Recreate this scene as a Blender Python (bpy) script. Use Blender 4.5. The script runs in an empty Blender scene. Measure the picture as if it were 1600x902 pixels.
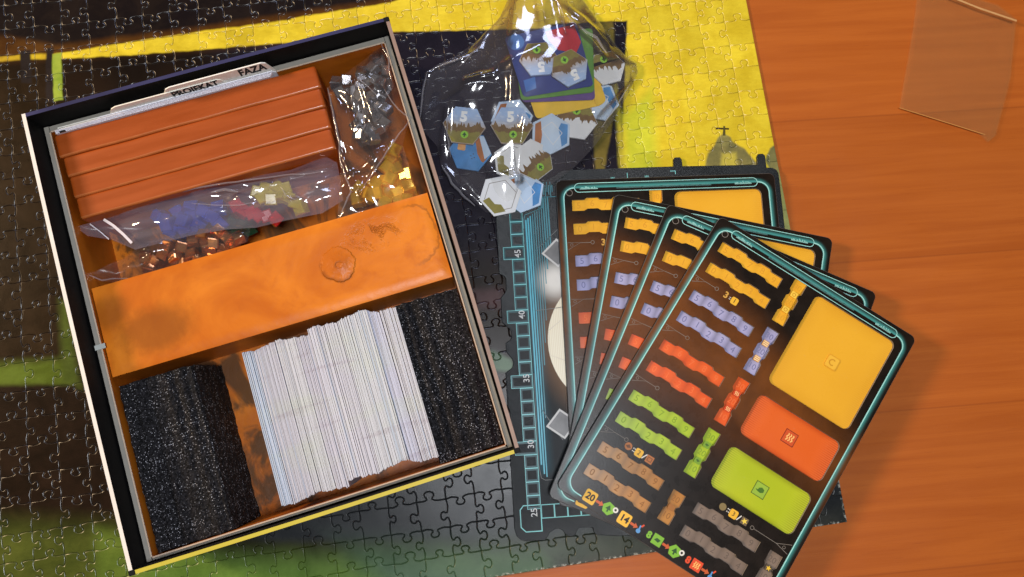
import bpy, math, random
from mathutils import Vector, Matrix, noise
from mathutils.geometry import tessellate_polygon, delaunay_2d_cdt
random.seed(7)
R_ = math.radians
scn = bpy.context.scene
C = scn.collection

# ------------------------------------------------------------------ camera
F_PX, CAM_H = 1200.0, 0.52
ROT = Matrix.Rotation(R_(-2.4225), 3, 'Y') @ Matrix.Rotation(R_(8.133), 3, 'X')
cam = bpy.data.cameras.new('camera'); camo = bpy.data.objects.new('camera', cam); C.objects.link(camo)
cam.sensor_width = 36; cam.lens = F_PX / 1600 * 36; cam.clip_start = 0.01; cam.clip_end = 20
camo.matrix_world = Matrix.Translation((0, 0, CAM_H)) @ ROT.to_4x4()
scn.camera = camo

# ------------------------------------------------------------------ world, lamps, exposure
w = bpy.data.worlds.new('World'); scn.world = w; w.use_nodes = True
bg = w.node_tree.nodes['Background']
bg.inputs[0].default_value = (1.0, 0.82, 0.64, 1); bg.inputs[1].default_value = 0.08

def area(name, loc, target, size, power, col):
    l = bpy.data.lights.new(name, 'AREA'); l.shape = 'DISK'; l.size = size; l.energy = power; l.color = col
    o = bpy.data.objects.new(name, l); C.objects.link(o); o.location = loc
    o.rotation_euler = (Vector(target) - Vector(loc)).to_track_quat('-Z', 'Y').to_euler()
    return o
area('ceiling_lamp', (0.09, -0.12, 1.65), (0.0, 0.0, 0), 0.34, 15.0, (0.92, 0.95, 1.0))
area('side_lamp', (-1.95, 0.45, 1.30), (0.05, 0.05, 0), 0.40, 36.0, (1.0, 0.72, 0.44))
area('north_fill', (-0.10, 1.25, 0.75), (-0.05, 0.1, 0), 0.40, 4.0, (0.62, 0.70, 1.0))  # unseen cool fill, added for glints on puzzle edges and box rim

vs = scn.view_settings
vs.view_transform = 'Standard'; vs.look = 'None'; vs.exposure = 0.30; vs.gamma = 1.0
scn.cycles.transparent_max_bounces = 32
scn.cycles.max_bounces = 8

# ------------------------------------------------------------------ helpers
def ray(px, py):
    return ROT @ Vector(((px - 800) / F_PX, -(py - 451) / F_PX, -1.0))
def U(px, py, z):                                   # where the line of sight of a photo point meets the level z
    d = ray(px, py); t = (z - CAM_H) / d.z
    return Vector((d.x * t, d.y * t, z))
def proj(p):
    q = ROT.transposed() @ (Vector(p) - Vector((0, 0, CAM_H)))
    return 800 - q.x / q.z * F_PX, 451 + q.y / q.z * F_PX

class G:                                            # node graph shorthand
    def __init__(s, name):
        s.m = bpy.data.materials.new(name); s.m.use_nodes = True
        s.nt = s.m.node_tree; s.nt.nodes.clear()
        s.out = s.nt.nodes.new('ShaderNodeOutputMaterial')
    def n(s, typ, **kw):
        x = s.nt.nodes.new('ShaderNode' + typ)
        for k, v in kw.items(): setattr(x, k, v)
        return x
    def put(s, sock, v):
        if isinstance(v, bpy.types.NodeSocket): s.nt.links.new(v, sock)
        elif v is not None:
            if hasattr(sock.default_value, '__len__') and not hasattr(v, '__len__'): v = (v,) * len(sock.default_value)
            if sock.type == 'RGBA' and len(v) == 3: v = (*v, 1)
            sock.default_value = v
    def math(s, op, a, b=None, c=None, clamp=False):
        x = s.n('Math', operation=op); x.use_clamp = clamp
        s.put(x.inputs[0], a); s.put(x.inputs[1], b) if b is not None else None
        if c is not None: s.put(x.inputs[2], c)
        return x.outputs[0]
    def mix(s, f, a, b, blend='MIX'):
        x = s.n('Mix', data_type='RGBA', blend_type=blend)
        s.put(x.inputs[0], f); s.put(x.inputs[6], a); s.put(x.inputs[7], b)
        return x.outputs[2]
    def obj(s):
        return s.n('TexCoord').outputs['Object']
    def map(s, v, scale=(1, 1, 1), rot=(0, 0, 0), loc=(0, 0, 0)):
        x = s.n('Mapping'); s.put(x.inputs[0], v); x.inputs['Scale'].default_value = scale
        x.inputs['Rotation'].default_value = rot; x.inputs['Location'].default_value = loc
        return x.outputs[0]
    def noise(s, v, scale, detail=3, rough=.5, dist=0, col=False):
        x = s.n('TexNoise'); s.put(x.inputs['Vector'], v); x.inputs['Scale'].default_value = scale
        x.inputs['Detail'].default_value = detail; x.inputs['Roughness'].default_value = rough
        x.inputs['Distortion'].default_value = dist
        return x.outputs[1 if col else 0]
    def ramp(s, f, lo, hi):
        x = s.n('MapRange'); x.interpolation_type = 'SMOOTHSTEP'
        s.put(x.inputs[0], f); x.inputs[1].default_value = lo; x.inputs[2].default_value = hi
        return x.outputs[0]
    def sep(s, v):
        x = s.n('SeparateXYZ'); s.put(x.inputs[0], v); return x.outputs
    def rand(s):
        return s.n('ObjectInfo').outputs['Random']
    def bump(s, h, strength=.3, dist=.001):
        x = s.n('Bump'); s.put(x.inputs['Height'], h); x.inputs['Strength'].default_value = strength
        x.inputs['Distance'].default_value = dist
        return x.outputs[0]
    def bsdf(s, col, rough=.5, spec=.5, metal=0, normal=None, trans=0, coat=0, sheen=0):
        p = s.n('BsdfPrincipled'); s.put(p.inputs['Base Color'], col); s.put(p.inputs['Roughness'], rough)
        s.put(p.inputs['Specular IOR Level'], spec); s.put(p.inputs['Metallic'], metal)
        s.put(p.inputs['Transmission Weight'], trans); s.put(p.inputs['Coat Weight'], coat)
        if normal is not None: s.put(p.inputs['Normal'], normal)
        return p.outputs[0]
    def fin(s, sh):
        s.nt.links.new(sh, s.out.inputs[0]); return s.m

_pl = {}
def plain(col, rough=.5, spec=.5, metal=0, var=.12, scale=140, bump=0.0, coat=0):
    key = (tuple(col), rough, spec, metal, var, scale, bump, coat)
    if key in _pl: return _pl[key]
    g = G('paint'); v = g.obj(); n = g.noise(v, scale, 4)
    f = g.math('MULTIPLY_ADD', n, var * 2, 1 - var)
    c = g.mix(1.0, col, f, 'MULTIPLY')
    nm = g.bump(g.noise(v, 900, 2), bump, .0004) if bump else None
    r = g.math('MULTIPLY_ADD', g.noise(v, scale * .6, 3), .16, rough - .08)
    _pl[key] = g.fin(g.bsdf(c, r, spec if metal or spec > .55 else spec * .6, metal, nm, coat=coat)); return _pl[key]

def mesh(name, verts, faces, mats, smooth=False, fm=None):
    me = bpy.data.meshes.new(name); me.from_pydata([tuple(v) for v in verts], [], faces)
    for m in (mats if isinstance(mats, (list, tuple)) else [mats]): me.materials.append(m)
    if fm: me.polygons.foreach_set('material_index', fm)
    if smooth: me.polygons.foreach_set('use_smooth', [True] * len(me.polygons))
    me.update(); return me
def link(name, data, parent=None, loc=(0, 0, 0), rz=0):
    o = bpy.data.objects.new(name, data); C.objects.link(o); o.location = loc; o.rotation_euler = (0, 0, rz)
    if parent is not None: o.parent = parent
    return o
def tag(o, label=None, cat=None, group=None, kind=None):
    if label: o['label'] = label
    if cat: o['category'] = cat
    if group: o['group'] = group
    if kind: o['kind'] = kind
    return o
def empty(name, loc=(0, 0, 0), rz=0):
    o = link(name, None, None, loc, rz); o.empty_display_size = .01; return o
def ccw(poly):
    a = sum(p[0] * q[1] - q[0] * p[1] for p, q in zip(poly, poly[1:] + poly[:1]))
    return list(poly) if a > 0 else list(reversed(poly))
def inset(poly, d):
    out = []; n = len(poly)
    for i in range(n):
        p0, p, p1 = poly[i - 1], poly[i], poly[(i + 1) % n]
        a = (p[0] - p0[0], p[1] - p0[1]); b = (p1[0] - p[0], p1[1] - p[1])
        la = math.hypot(*a) or 1e-9; lb = math.hypot(*b) or 1e-9
        na = (-a[1] / la, a[0] / la); nb = (-b[1] / lb, b[0] / lb)
        m = (na[0] + nb[0], na[1] + nb[1]); l2 = m[0] ** 2 + m[1] ** 2
        k = 2 / max(l2, .8)
        out.append((p[0] + m[0] * d * k, p[1] + m[1] * d * k))
    return out
class MB:
    def __init__(s): s.v = []; s.f = []; s.m = []
    def face(s, idx, mi=0): s.f.append(idx); s.m.append(mi)
    def prism(s, poly, z0, z1, bev=0, mi=0, bottom=True):
        poly = ccw([tuple(p[:2]) for p in poly]); n = len(poly); b = len(s.v)
        loops = [[(x, y, z0) for x, y in poly], [(x, y, z1 - bev) for x, y in poly]]
        if bev: loops.append([(x, y, z1) for x, y in inset(poly, bev)])
        for l in loops: s.v += l
        for k in range(len(loops) - 1):
            for i in range(n):
                j = (i + 1) % n
                s.face((b + k * n + i, b + k * n + j, b + k * n + n + j, b + k * n + n + i), mi)
        t = b + (len(loops) - 1) * n
        s.face(tuple(range(t, t + n)), mi)
        if bottom: s.face(tuple(reversed(range(b, b + n))), mi)
        return s
    def flat(s, poly, z, mi=0):
        poly = ccw([tuple(p[:2]) for p in poly]); b = len(s.v)
        s.v += [(x, y, z) for x, y in poly]; s.face(tuple(range(b, b + len(poly))), mi); return s
    def line(s, pts, wd, z, closed=False, mi=0):
        n = len(pts); b = len(s.v)
        for i in range(n):
            p = Vector(pts[i][:2])
            a = Vector(pts[i - 1][:2]) if (i > 0 or closed) else None
            c = Vector(pts[(i + 1) % n][:2]) if (i < n - 1 or closed) else None
            d1 = (p - a).normalized() if a is not None else (c - p).normalized()
            d2 = (c - p).normalized() if c is not None else d1
            m = Vector((-(d1.y + d2.y), d1.x + d2.x))
            if m.length < 1e-6: m = Vector((-d1.y, d1.x))
            m.normalize(); k = 1 / max(.5, m.dot(Vector((-d1.y, d1.x))))
            for sg in (1, -1): s.v.append((p.x + m.x * wd / 2 * k * sg, p.y + m.y * wd / 2 * k * sg, z))
        for i in range(n if closed else n - 1):
            j = (i + 1) % n
            s.face((b + 2 * i, b + 2 * i + 1, b + 2 * j + 1, b + 2 * j), mi)
        return s
    def box(s, x0, x1, y0, y1, z0, z1, bev=0, mi=0):
        return s.prism([(x0, y0), (x1, y0), (x1, y1), (x0, y1)], z0, z1, bev, mi)
    def build(s, name, mats, parent=None, smooth=False, loc=(0, 0, 0), rz=0):
        return link(name, mesh(name, s.v, s.f, mats, smooth, s.m), parent, loc, rz)
def rrect(x0, x1, y0, y1, r, n=5):
    pts = []
    for cx, cy, a0 in ((x1 - r, y1 - r, 0), (x0 + r, y1 - r, 90), (x0 + r, y0 + r, 180), (x1 - r, y0 + r, 270)):
        for k in range(n + 1):
            a = R_(a0 + 90 * k / n); pts.append((cx + r * math.cos(a), cy + r * math.sin(a)))
    return pts
def arc(cx, cy, r, a0, a1, n=8):
    return [(cx + r * math.cos(R_(a0 + (a1 - a0) * k / n)), cy + r * math.sin(R_(a0 + (a1 - a0) * k / n))) for k in range(n + 1)]
def circ(cx, cy, r, n=16): return arc(cx, cy, r, 0, 360 * (n - 1) / n, n - 1)
_tx = {}
def text_mesh(body, size, mt, bold=0.0):
    key = (body, round(size, 6), mt.name, bold)
    if key in _tx: return _tx[key]
    cu = bpy.data.curves.new('text', 'FONT'); cu.body = body; cu.size = size
    cu.align_x = 'CENTER'; cu.align_y = 'CENTER'; cu.resolution_u = 3; cu.offset = bold
    o = bpy.data.objects.new('text', cu); C.objects.link(o)
    dg = bpy.context.evaluated_depsgraph_get(); dg.update()
    me = bpy.data.meshes.new_from_object(o.evaluated_get(dg))
    bpy.data.objects.remove(o); bpy.data.curves.remove(cu)
    me.materials.clear(); me.materials.append(mt); me.name = 'lettering'
    _tx[key] = me; return me
def text(name, body, size, mt, parent, x, y, z, rz=0, bold=0.0):
    return link(name, text_mesh(body, size, mt, bold), parent, (x, y, z), rz)
def copy_tree(o, parent=None):
    c = o.copy(); C.objects.link(c)
    if parent is not None: c.parent = parent
    for ch in list(o.children): copy_tree(ch, c)
    return c

# ------------------------------------------------------------------ table
PZ = 0.002                                           # puzzle thickness
g = G('table_wood'); v = g.obj()
vr = g.map(v, (1, 1, 1), (0, 0, R_(-4.5)), (0, .031, 0))
sy = g.sep(vr)
plank = g.math('FLOOR', g.math('DIVIDE', sy[1], .105)); pfr = g.math('FRACT', g.math('DIVIDE', sy[1], .105))
wn = g.n('TexWhiteNoise', noise_dimensions='1D'); g.put(wn.inputs['W'], plank)
off_ = g.n('CombineXYZ'); g.put(off_.inputs[0], g.math('MULTIPLY', wn.outputs[0], 3.0)); g.put(off_.inputs[1], g.math('MULTIPLY', wn.outputs[0], 5.0))
va = g.n('VectorMath', operation='ADD'); g.put(va.inputs[0], vr); g.put(va.inputs[1], off_.outputs[0]); vr2 = va.outputs[0]
grain = g.noise(g.map(vr2, (5, 95, 1)), 1.3, 8, .60, .5)
fine = g.noise(g.map(vr2, (26, 1500, 1)), 1.0, 4, .65)
wob = g.noise(g.map(vr2, (4, 14, 1)), 1.0, 4, .55)
pore = g.ramp(g.noise(g.map(vr2, (60, 1900, 1)), 1.0, 2), .68, .74)
c = g.mix(g.ramp(grain, .28, .72), (.385, .090, .011), (.465, .120, .016))
c = g.mix(g.math('MULTIPLY', g.ramp(fine, .45, .72), .16), c, (.31, .066, .009))
c = g.mix(g.math('MULTIPLY', g.ramp(wob, .45, .72), .35), c, (.46, .120, .016))
c = g.mix(g.math('MULTIPLY', pore, .35), c, (.22, .046, .007))
c = g.mix(1.0, c, g.math('MULTIPLY_ADD', wn.outputs[0], .10, .95), 'MULTIPLY')
seam = g.math('SUBTRACT', 1, g.ramp(g.math('ABSOLUTE', g.math('SUBTRACT', pfr, .5)), .490, .499)); seam = g.math('SUBTRACT', 1, seam)
c = g.mix(g.math('MULTIPLY', seam, .30), c, (.20, .042, .007))
dust = g.ramp(g.noise(v, 1100, 2, .5), .74, .78)
c = g.mix(g.math('MULTIPLY', dust, .25), c, (.55, .32, .18))
smear = g.noise(v, 18, 4, .6, 1.0)
TABLE_M = g.fin(g.bsdf(c, g.math('ADD', g.math('MULTIPLY', fine, .16), g.math('MULTIPLY_ADD', smear, .22, .26)), .24, normal=g.bump(fine, .16, .0006)))
mb = MB(); mb.prism(rrect(-.75, .85, -.55, .60, .01), -.03, 0, .002)
tag(mb.build('table_top', TABLE_M), 'glossy orange wooden table top under everything', 'table', kind='structure')

# ------------------------------------------------------------------ jigsaw puzzle
PANG = R_(8.0)
PC = U(1324, 816, PZ)
prow = Vector((math.cos(PANG), math.sin(PANG))); pcol = Vector((-math.sin(PANG), math.cos(PANG)))
def pzl(px, py):
    d = U(px, py, PZ) - PC; d2 = Vector((d.x, d.y)); return (d2.dot(prow), d2.dot(pcol))

g = G('puzzle_print'); v = g.obj(); xyz = g.sep(v)
bn = g.noise(v, 55, 4, .6, .4); bn2 = g.noise(v, 14, 3)
wx = g.math('MULTIPLY_ADD', g.noise(g.map(v, loc=(3, 1, 0)), 90, 2), .0024, -.0012)
wy = g.math('MULTIPLY_ADD', g.noise(g.map(v, loc=(7, 5, 0)), 90, 2), .0024, -.0012)
PX = g.math('ADD', xyz[0], wx); PY = g.math('ADD', xyz[1], wy)
def pmask(pts, soft):
    pts = ccw([pzl(*p) for p in pts]); cur = None
    for a, b in zip(pts, pts[1:] + pts[:1]):
        dx, dy = b[0] - a[0], b[1] - a[1]; l = math.hypot(dx, dy); nx, ny = -dy / l, dx / l
        d = g.math('MULTIPLY_ADD', PX, nx, -(nx * a[0] + ny * a[1]))
        d = g.math('MULTIPLY_ADD', PY, ny, d)
        cur = d if cur is None else g.math('MINIMUM', cur, d)
    return g.ramp(cur, -soft, soft)
col = g.mix(g.ramp(bn2, .35, .65), (.0075, .0045, .0032), (.016, .0080, .0042))
def paint(pts, c0, c1=None, soft=.0015, a=1.0):
    global col
    f = pmask(pts, soft)
    if a < 1: f = g.math('MULTIPLY', f, a)
    cc = g.mix(g.ramp(bn, .3, .7), c0, c1 or tuple(x * 1.2 for x in c0))
    col = g.mix(f, col, cc)
YEL = (.62, .46, .022); YEL2 = (.74, .58, .035)
paint([(250, -60), (1000, -60), (1000, 400), (560, 400)], (.009, .0078, .014), (.013, .0105, .018), .02)           # navy wall
paint([(-40, 105), (70, 105), (150, 700), (-40, 700)], (.015, .008, .0026), (.024, .0122, .004), .02)                 # brown wall
paint([(-60, 100), (0, 96), (230, 88), (620, 50), (700, -60), (500, -60), (-60, 70)], (.06, .022, .004), (.09, .036, .006), .006)
paint([(-60, 40), (-60, -60), (700, -60), (600, -2), (450, 25), (300, 44), (100, 74)], (.007, .0048, .0055), (.013, .0082, .0068), .003)
paint([(-60, 97), (-60, 91), (110, 82), (110, 91), (0, 96)], (.42, .25, .02), YEL, .0012)
paint([(98, 92), (96, 83), (300, 51), (470, 29), (470, 66), (300, 79), (200, 87)], (.56, .42, .02), YEL2, .001)
paint([(455, 69), (455, 29), (622, 2), (616, 48)], YEL, YEL2, .001)
paint([(605, 50), (612, 4), (720, -40), (860, -40), (860, 44)], YEL, YEL2, .001)
paint([(30, 80), (48, 78), (50, 130), (33, 130)], (.018, .013, .012), None, .001)
paint([(72, 76), (83, 74), (84, 160), (72, 160)], (.018, .013, .012), None, .001)
paint([(82, 84), (96, 82), (98, 156), (84, 158)], (.20, .30, .03), (.33, .42, .05), .0008)
paint([(640, -60), (1260, -60), (1260, 10), (985, 32), (640, 48)], YEL, YEL2, .001)
paint([(984, -60), (1260, -60), (1420, 900), (1100, 900), (970, 270)], YEL, YEL2, .001)
paint([(972, 180), (1018, 140), (1040, 420), (985, 420)], (.50, .52, .03), (.60, .60, .04), .006)
paint([(920, 36), (988, 33), (966, 150), (977, 300), (930, 300), (925, 150)], (.105, .085, .02), (.17, .13, .028), .0012)
paint([(960, 120), (968, 160), (979, 300), (970, 300)], (.40, .34, .03), None, .002)
# painted domes by the right edge
paint([(1101, 262), (1106, 240), (1121, 222), (1141, 220), (1162, 232), (1184, 256), (1184, 300), (1101, 300)], (.14, .13, .05), (.27, .23, .07), .0012)
paint([(1128, 240), (1150, 240), (1160, 300), (1122, 300)], (.42, .36, .06), (.50, .42, .06), .002)
paint([(1117, 228), (1122, 215), (1131, 208), (1141, 214), (1148, 229)], (.17, .16, .06), (.34, .30, .09), .001)
paint([(1118, 200.3), (1139, 199.6), (1139, 202.6), (1118, 203)], (.05, .035, .012), None, .0003)
paint([(1129.5, 197), (1132.5, 197), (1134, 212), (1129, 212)], (.08, .07, .02), None, .0003)
paint([(1196, 250), (1204, 232), (1222, 216), (1260, 216), (1260, 290), (1204, 268)], (.13, .13, .05), (.24, .22, .08), .001)
paint([(1204, 268), (1260, 266), (1330, 700), (1210, 700)], (.22, .24, .09), (.36, .36, .11), .003)
# lower left: green windows, wall foot, lawn
paint([(-40, 570), (98, 562), (118, 604), (-40, 606)], (.075, .105, .010), (.105, .15, .017), .005)
paint([(93, 470), (106, 470), (124, 600), (98, 600)], (.06, .085, .012), (.09, .12, .02), .004)
paint([(-40, 604), (118, 602), (200, 818), (-40, 812)], (.011, .006, .003), (.019, .0092, .0045), .002)
paint([(-40, 816), (190, 826), (230, 960), (-40, 960)], (.050, .064, .010), (.080, .095, .015), .014)
paint([(150, 826), (330, 870), (330, 980), (150, 980)], (.085, .13, .018), (.12, .17, .025), .006)
paint([(300, 700), (1400, 600), (1400, 870), (840, 885), (600, 862), (400, 848), (300, 850)], (.014, .0165, .019), (.021, .0235, .026), .004)
paint([(230, 850), (400, 847), (560, 860), (700, 870), (980, 868), (980, 1000), (230, 1000)], (.085, .165, .025), (.13, .23, .038), .014)
paint([(560, 862), (1100, 858), (1100, 1000), (640, 1000)], (.05, .10, .06), (.07, .13, .08), .02)
paint([(860, 866), (1330, 800), (1400, 1000), (860, 1000)], (.026, .030, .026), (.05, .05, .04), .012)
paint([(762, 545), (800, 562), (806, 580), (762, 580)], (.06, .11, .06), (.10, .16, .09), .002)
paint([(740, 452), (785, 452), (785, 482), (740, 482)], (.045, .02, .02), (.07, .03, .03), .004)
# worn white paper along the outer edges
ed = g.math('MINIMUM', g.math('MULTIPLY', xyz[0], -1), xyz[1])
wr = g.math('MULTIPLY', g.math('SUBTRACT', 1, g.ramp(ed, .0002, .0022)), g.ramp(g.noise(v, 420, 4, .7), .50, .60))
wr = g.math('MULTIPLY', wr, g.math('SUBTRACT', 1, g.ramp(xyz[1], .05, .10)))
col = g.mix(g.math('MULTIPLY', wr, .8), col, (.55, .55, .48))
stk = g.noise(g.map(v, (1, 2.6, 1), (0, 0, .5)), 230, 4, .65, .5)
col = g.mix(1.0, col, g.math('MULTIPLY_ADD', stk, .36, .82), 'MULTIPLY')
col = g.mix(1.0, col, g.math('MULTIPLY_ADD', g.rand(), .20, .90), 'MULTIPLY')
# pressed core shows on the cut walls
pn = g.bump(g.noise(v, 1500, 2), .13, .0003)
PUZ_M = g.fin(g.bsdf(col, g.math('MULTIPLY_ADD', bn, .14, .21), .16, normal=pn))
PUZ_E = g.m.copy(); PUZ_E.name = 'puzzle_pressed_edge'
for nd in PUZ_E.node_tree.nodes:
    if nd.type == 'BSDF_PRINCIPLED':
        for i_ in ('Roughness', 'Normal'):
            for lk in list(nd.inputs[i_].links): PUZ_E.node_tree.links.remove(lk)
        nd.inputs['Roughness'].default_value = .34; nd.inputs['Specular IOR Level'].default_value = .65

puzzle = empty('jigsaw_puzzle', (PC.x, PC.y, 0), PANG)
tag(puzzle, 'assembled jigsaw puzzle of a dark and yellow painting lying under the game', 'jigsaw puzzle')
CW, RH = .0187, .0179
NX, NY = 40, 27
rp = random.Random(3)
node = {}
for i in range(NX + 1):
    for j in range(NY + 1):
        jx = rp.uniform(-.0007, .0007) if 0 < i < NX else 0; jy = rp.uniform(-.0007, .0007) if 0 < j < NY else 0
        node[i, j] = (-i * CW + jx, j * RH + jy)
KN = [(.0, 0), (.2, -.022), (.35, .0), (.415, .035), (.41, .085), (.365, .13), (.355, .19), (.385, .24), (.44, .268), (.5, .275),
      (.56, .268), (.615, .24), (.645, .19), (.635, .13), (.59, .085), (.585, .035), (.65, .0), (.8, -.022)]
def edge(p, q, border):
    if border: return [p]
    s = rp.choice((-1, 1)); sh = rp.uniform(-.07, .07); k = rp.uniform(.88, 1.12); sk = rp.uniform(-.12, .12); ba = rp.uniform(-.5, 1.6)
    dx, dy = q[0] - p[0], q[1] - p[1]; out = []
    for t, h in KN:
        b = math.sin(math.pi * t)
        tt = t + sh * b + (t - .5) * (k - 1) * (1 if .3 < t < .7 else 0) + sk * max(h, 0)
        hh = (h * k if h > 0 else h * ba) * s
        out.append((p[0] + dx * tt - dy * hh, p[1] + dy * tt + dx * hh))
    return out
HE = {(i, j): edge(node[i, j], node[i + 1, j], j in (0, NY)) for i in range(NX) for j in range(NY + 1)}
VE = {(i, j): edge(node[i, j], node[i, j + 1], i in (0, NX)) for i in range(NX + 1) for j in range(NY)}
def rev(e, end): return [end] + list(reversed(e))[:-1]
def outline(i, j):
    a = HE[i, j] + VE[i + 1, j]
    b = rev(HE[i, j + 1], node[i + 1, j + 1]) + rev(VE[i, j], node[i, j + 1])
    return a + b
def inpoly(p, poly):
    r = False
    for a, b in zip(poly, poly[1:] + poly[:1]):
        if (a[1] > p[1]) != (b[1] > p[1]) and p[0] < (b[0] - a[0]) * (p[1] - a[1]) / (b[1] - a[1]) + a[0]: r = not r
    return r
COVER = [[(35, 178), (605, 31), (812, 703), (204, 899)],
         [(868, 265), (1214, 262), (1230, 750), (1100, 840), (804, 840), (784, 500), (776, 345)],
         [(868, 282), (1213, 266), (1230, 755), (888, 768)], [(960, 303), (1299, 369), (1210, 840), (866, 783)],
         [(1044, 319), (1367, 459), (1180, 920), (857, 777)], [(1125, 338), (1427, 525), (1180, 930), (868, 757)]]
pieces = []
for i in range(NX):
    for j in range(NY):
        x = -(i + .5) * CW; y = (j + .5) * RH; vis = 0
        for a in (-.36, 0, .36):
            for b in (-.36, 0, .36):
                lx, ly = x + a * CW, y + b * RH
                wv = Vector((PC.x, PC.y)) + prow * lx + pcol * ly
                p = proj((wv.x, wv.y, PZ))
                if 0 < p[0] < 1600 and 0 < p[1] < 902 and not any(inpoly(p, q) for q in COVER): vis += 1
        px = proj(((Vector((PC.x, PC.y)) + prow * x + pcol * y).x, (Vector((PC.x, PC.y)) + prow * x + pcol * y).y, PZ))
        if px[0] < -150 or px[1] < -130 or px[1] > 1010: continue
        pieces.append((vis, px[1], i, j))
pieces.sort(reverse=True)
def piece_geo(mbx, i, j):
    ol = ccw(outline(i, j)); ol = inset(ol, .00004); dz = rp.uniform(-.00006, .00006)
    n = len(ol); b = len(mbx.v); top = inset(ol, .00058); mid = inset(ol, .00022)
    for lp, z in ((ol, .0004), (ol, PZ - .00036), (mid, PZ - .00012 + dz), (top, PZ + dz), (top, PZ + dz)):
        mbx.v += [(x, y, z) for x, y in lp]
    for k in range(3):
        for a in range(n):
            c = (a + 1) % n; o = b + k * n
            mbx.face((o + a, o + c, o + n + c, o + n + a), 1)
    mbx.face(tuple(range(b + 4 * n, b + 5 * n)))
rest = MB()
for k, (vis, _, i, j) in enumerate(pieces):
    if k < 300 and vis > 0:
        m1 = MB(); piece_geo(m1, i, j); m1.build('puzzle_piece', [PUZ_M, PUZ_E], puzzle, True)
    else: piece_geo(rest, i, j)
tag(rest.build('puzzle_piece_field', [PUZ_M, PUZ_E], puzzle, True), kind='stuff')

# ------------------------------------------------------------------ game box
BOXC = Vector((-.1242, .0681)); BA = R_(17.13)
bex = Vector((math.cos(BA), math.sin(BA))); bey = Vector((-math.sin(BA), math.cos(BA)))
def bl(px, py, z):                                   # photo point at level z, in the box's own frame (x along its short side)
    d = U(px, py, z); d = Vector((d.x, d.y)) - BOXC; return (d.dot(bex), d.dot(bey))
BZ = PZ + .0004
HW, HL, BH, WT = .1123, .1376, .0698, .0022
box = empty('game_box', (BOXC.x, BOXC.y, BZ), BA)
tag(box, 'open black lined board game box bottom packed with game parts, lying on the puzzle', 'box')
inner_black = plain((.006, .006, .0065), .62, .25, var=.3, scale=60)
outer_print = plain((.05, .022, .014), .4, .5, var=.5, scale=30)
rim_white = plain((.80, .74, .68), .6, .3, scale=90)
rim_tan = plain((.30, .205, .165), .5, .4, var=.3, scale=60)
rim_navy = plain((.04, .04, .11), .22, .9, var=.5, scale=25)
rim_yellow = plain((.55, .46, .05), .5, .4, scale=60)
mb = MB(); mb.box(-HW, HW, -HL, HL, 0, .002); mb.build('base', inner_black, box)
for (x0, x1, y0, y1), rm, oi in (((-HW, -HW + WT, -HL, HL), rim_white, 0), ((HW - WT, HW, -HL, HL), rim_tan, 1),
                            ((-HW + WT, HW - WT, HL - WT, HL), rim_navy, 2), ((-HW + WT, HW - WT, -HL, -HL + WT), rim_yellow, 3)):
    mb = MB(); nseg = 24; b0 = None
    long_y = (y1 - y0) > (x1 - x0)
    # walls bow very slightly, as folded card does
    def bow(t): return .0006 * math.sin(math.pi * t)
    for k in range(nseg + 1):
        t = k / nseg; d = bow(t) * (1 if oi in (1, 2) else -1)
        for z, sl in ((.002, 0), (BH, 1)):
            if long_y:
                yy = y0 + (y1 - y0) * t
                mb.v += [(x0 + d * sl, yy, z), (x1 + d * sl, yy, z)]
            else:
                xx = x0 + (x1 - x0) * t
                mb.v += [(xx, y0 + d * sl, z), (xx, y1 + d * sl, z)]
    for k in range(nseg):
        a = 4 * k; b = a + 4
        for p, q, mi in ((0, 1, 0), (3, 2, 1)): pass
        f1 = [(a, a + 2, b + 2, b), (a + 1, b + 1, b + 3, a + 3)]
        inn = 1 if oi in (0, 3) else 0
        for q, ff in enumerate(f1): mb.face(ff, 0 if q == inn else 1)
        mb.face((a + 2, a + 3, b + 3, b + 2), 2); mb.face((a, b, b + 1, a + 1), 1)
    e = 4 * nseg
    mb.face((0, 1, 3, 2), 1); mb.face((e, e + 2, e + 3, e + 1), 1)
    mb.build('wall', [inner_black, outer_print, rm], box)
# dark rounded corner folds of the paper wrap
for sx, sy in ((-1, -1), (1, -1), (1, 1)):
    mb = MB(); mb.prism(rrect(sx * HW - .0030 * (sx > 0) - .0003, sx * HW + .0030 * (sx < 0) + .0003, sy * HL - 0.0024 * (sy > 0) - .0003, sy * HL + 0.0024 * (sy < 0) + .0003, .0006, 3), .03, BH + .0004, .0003)
    mb.build('corner_fold', inner_black, box)

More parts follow.
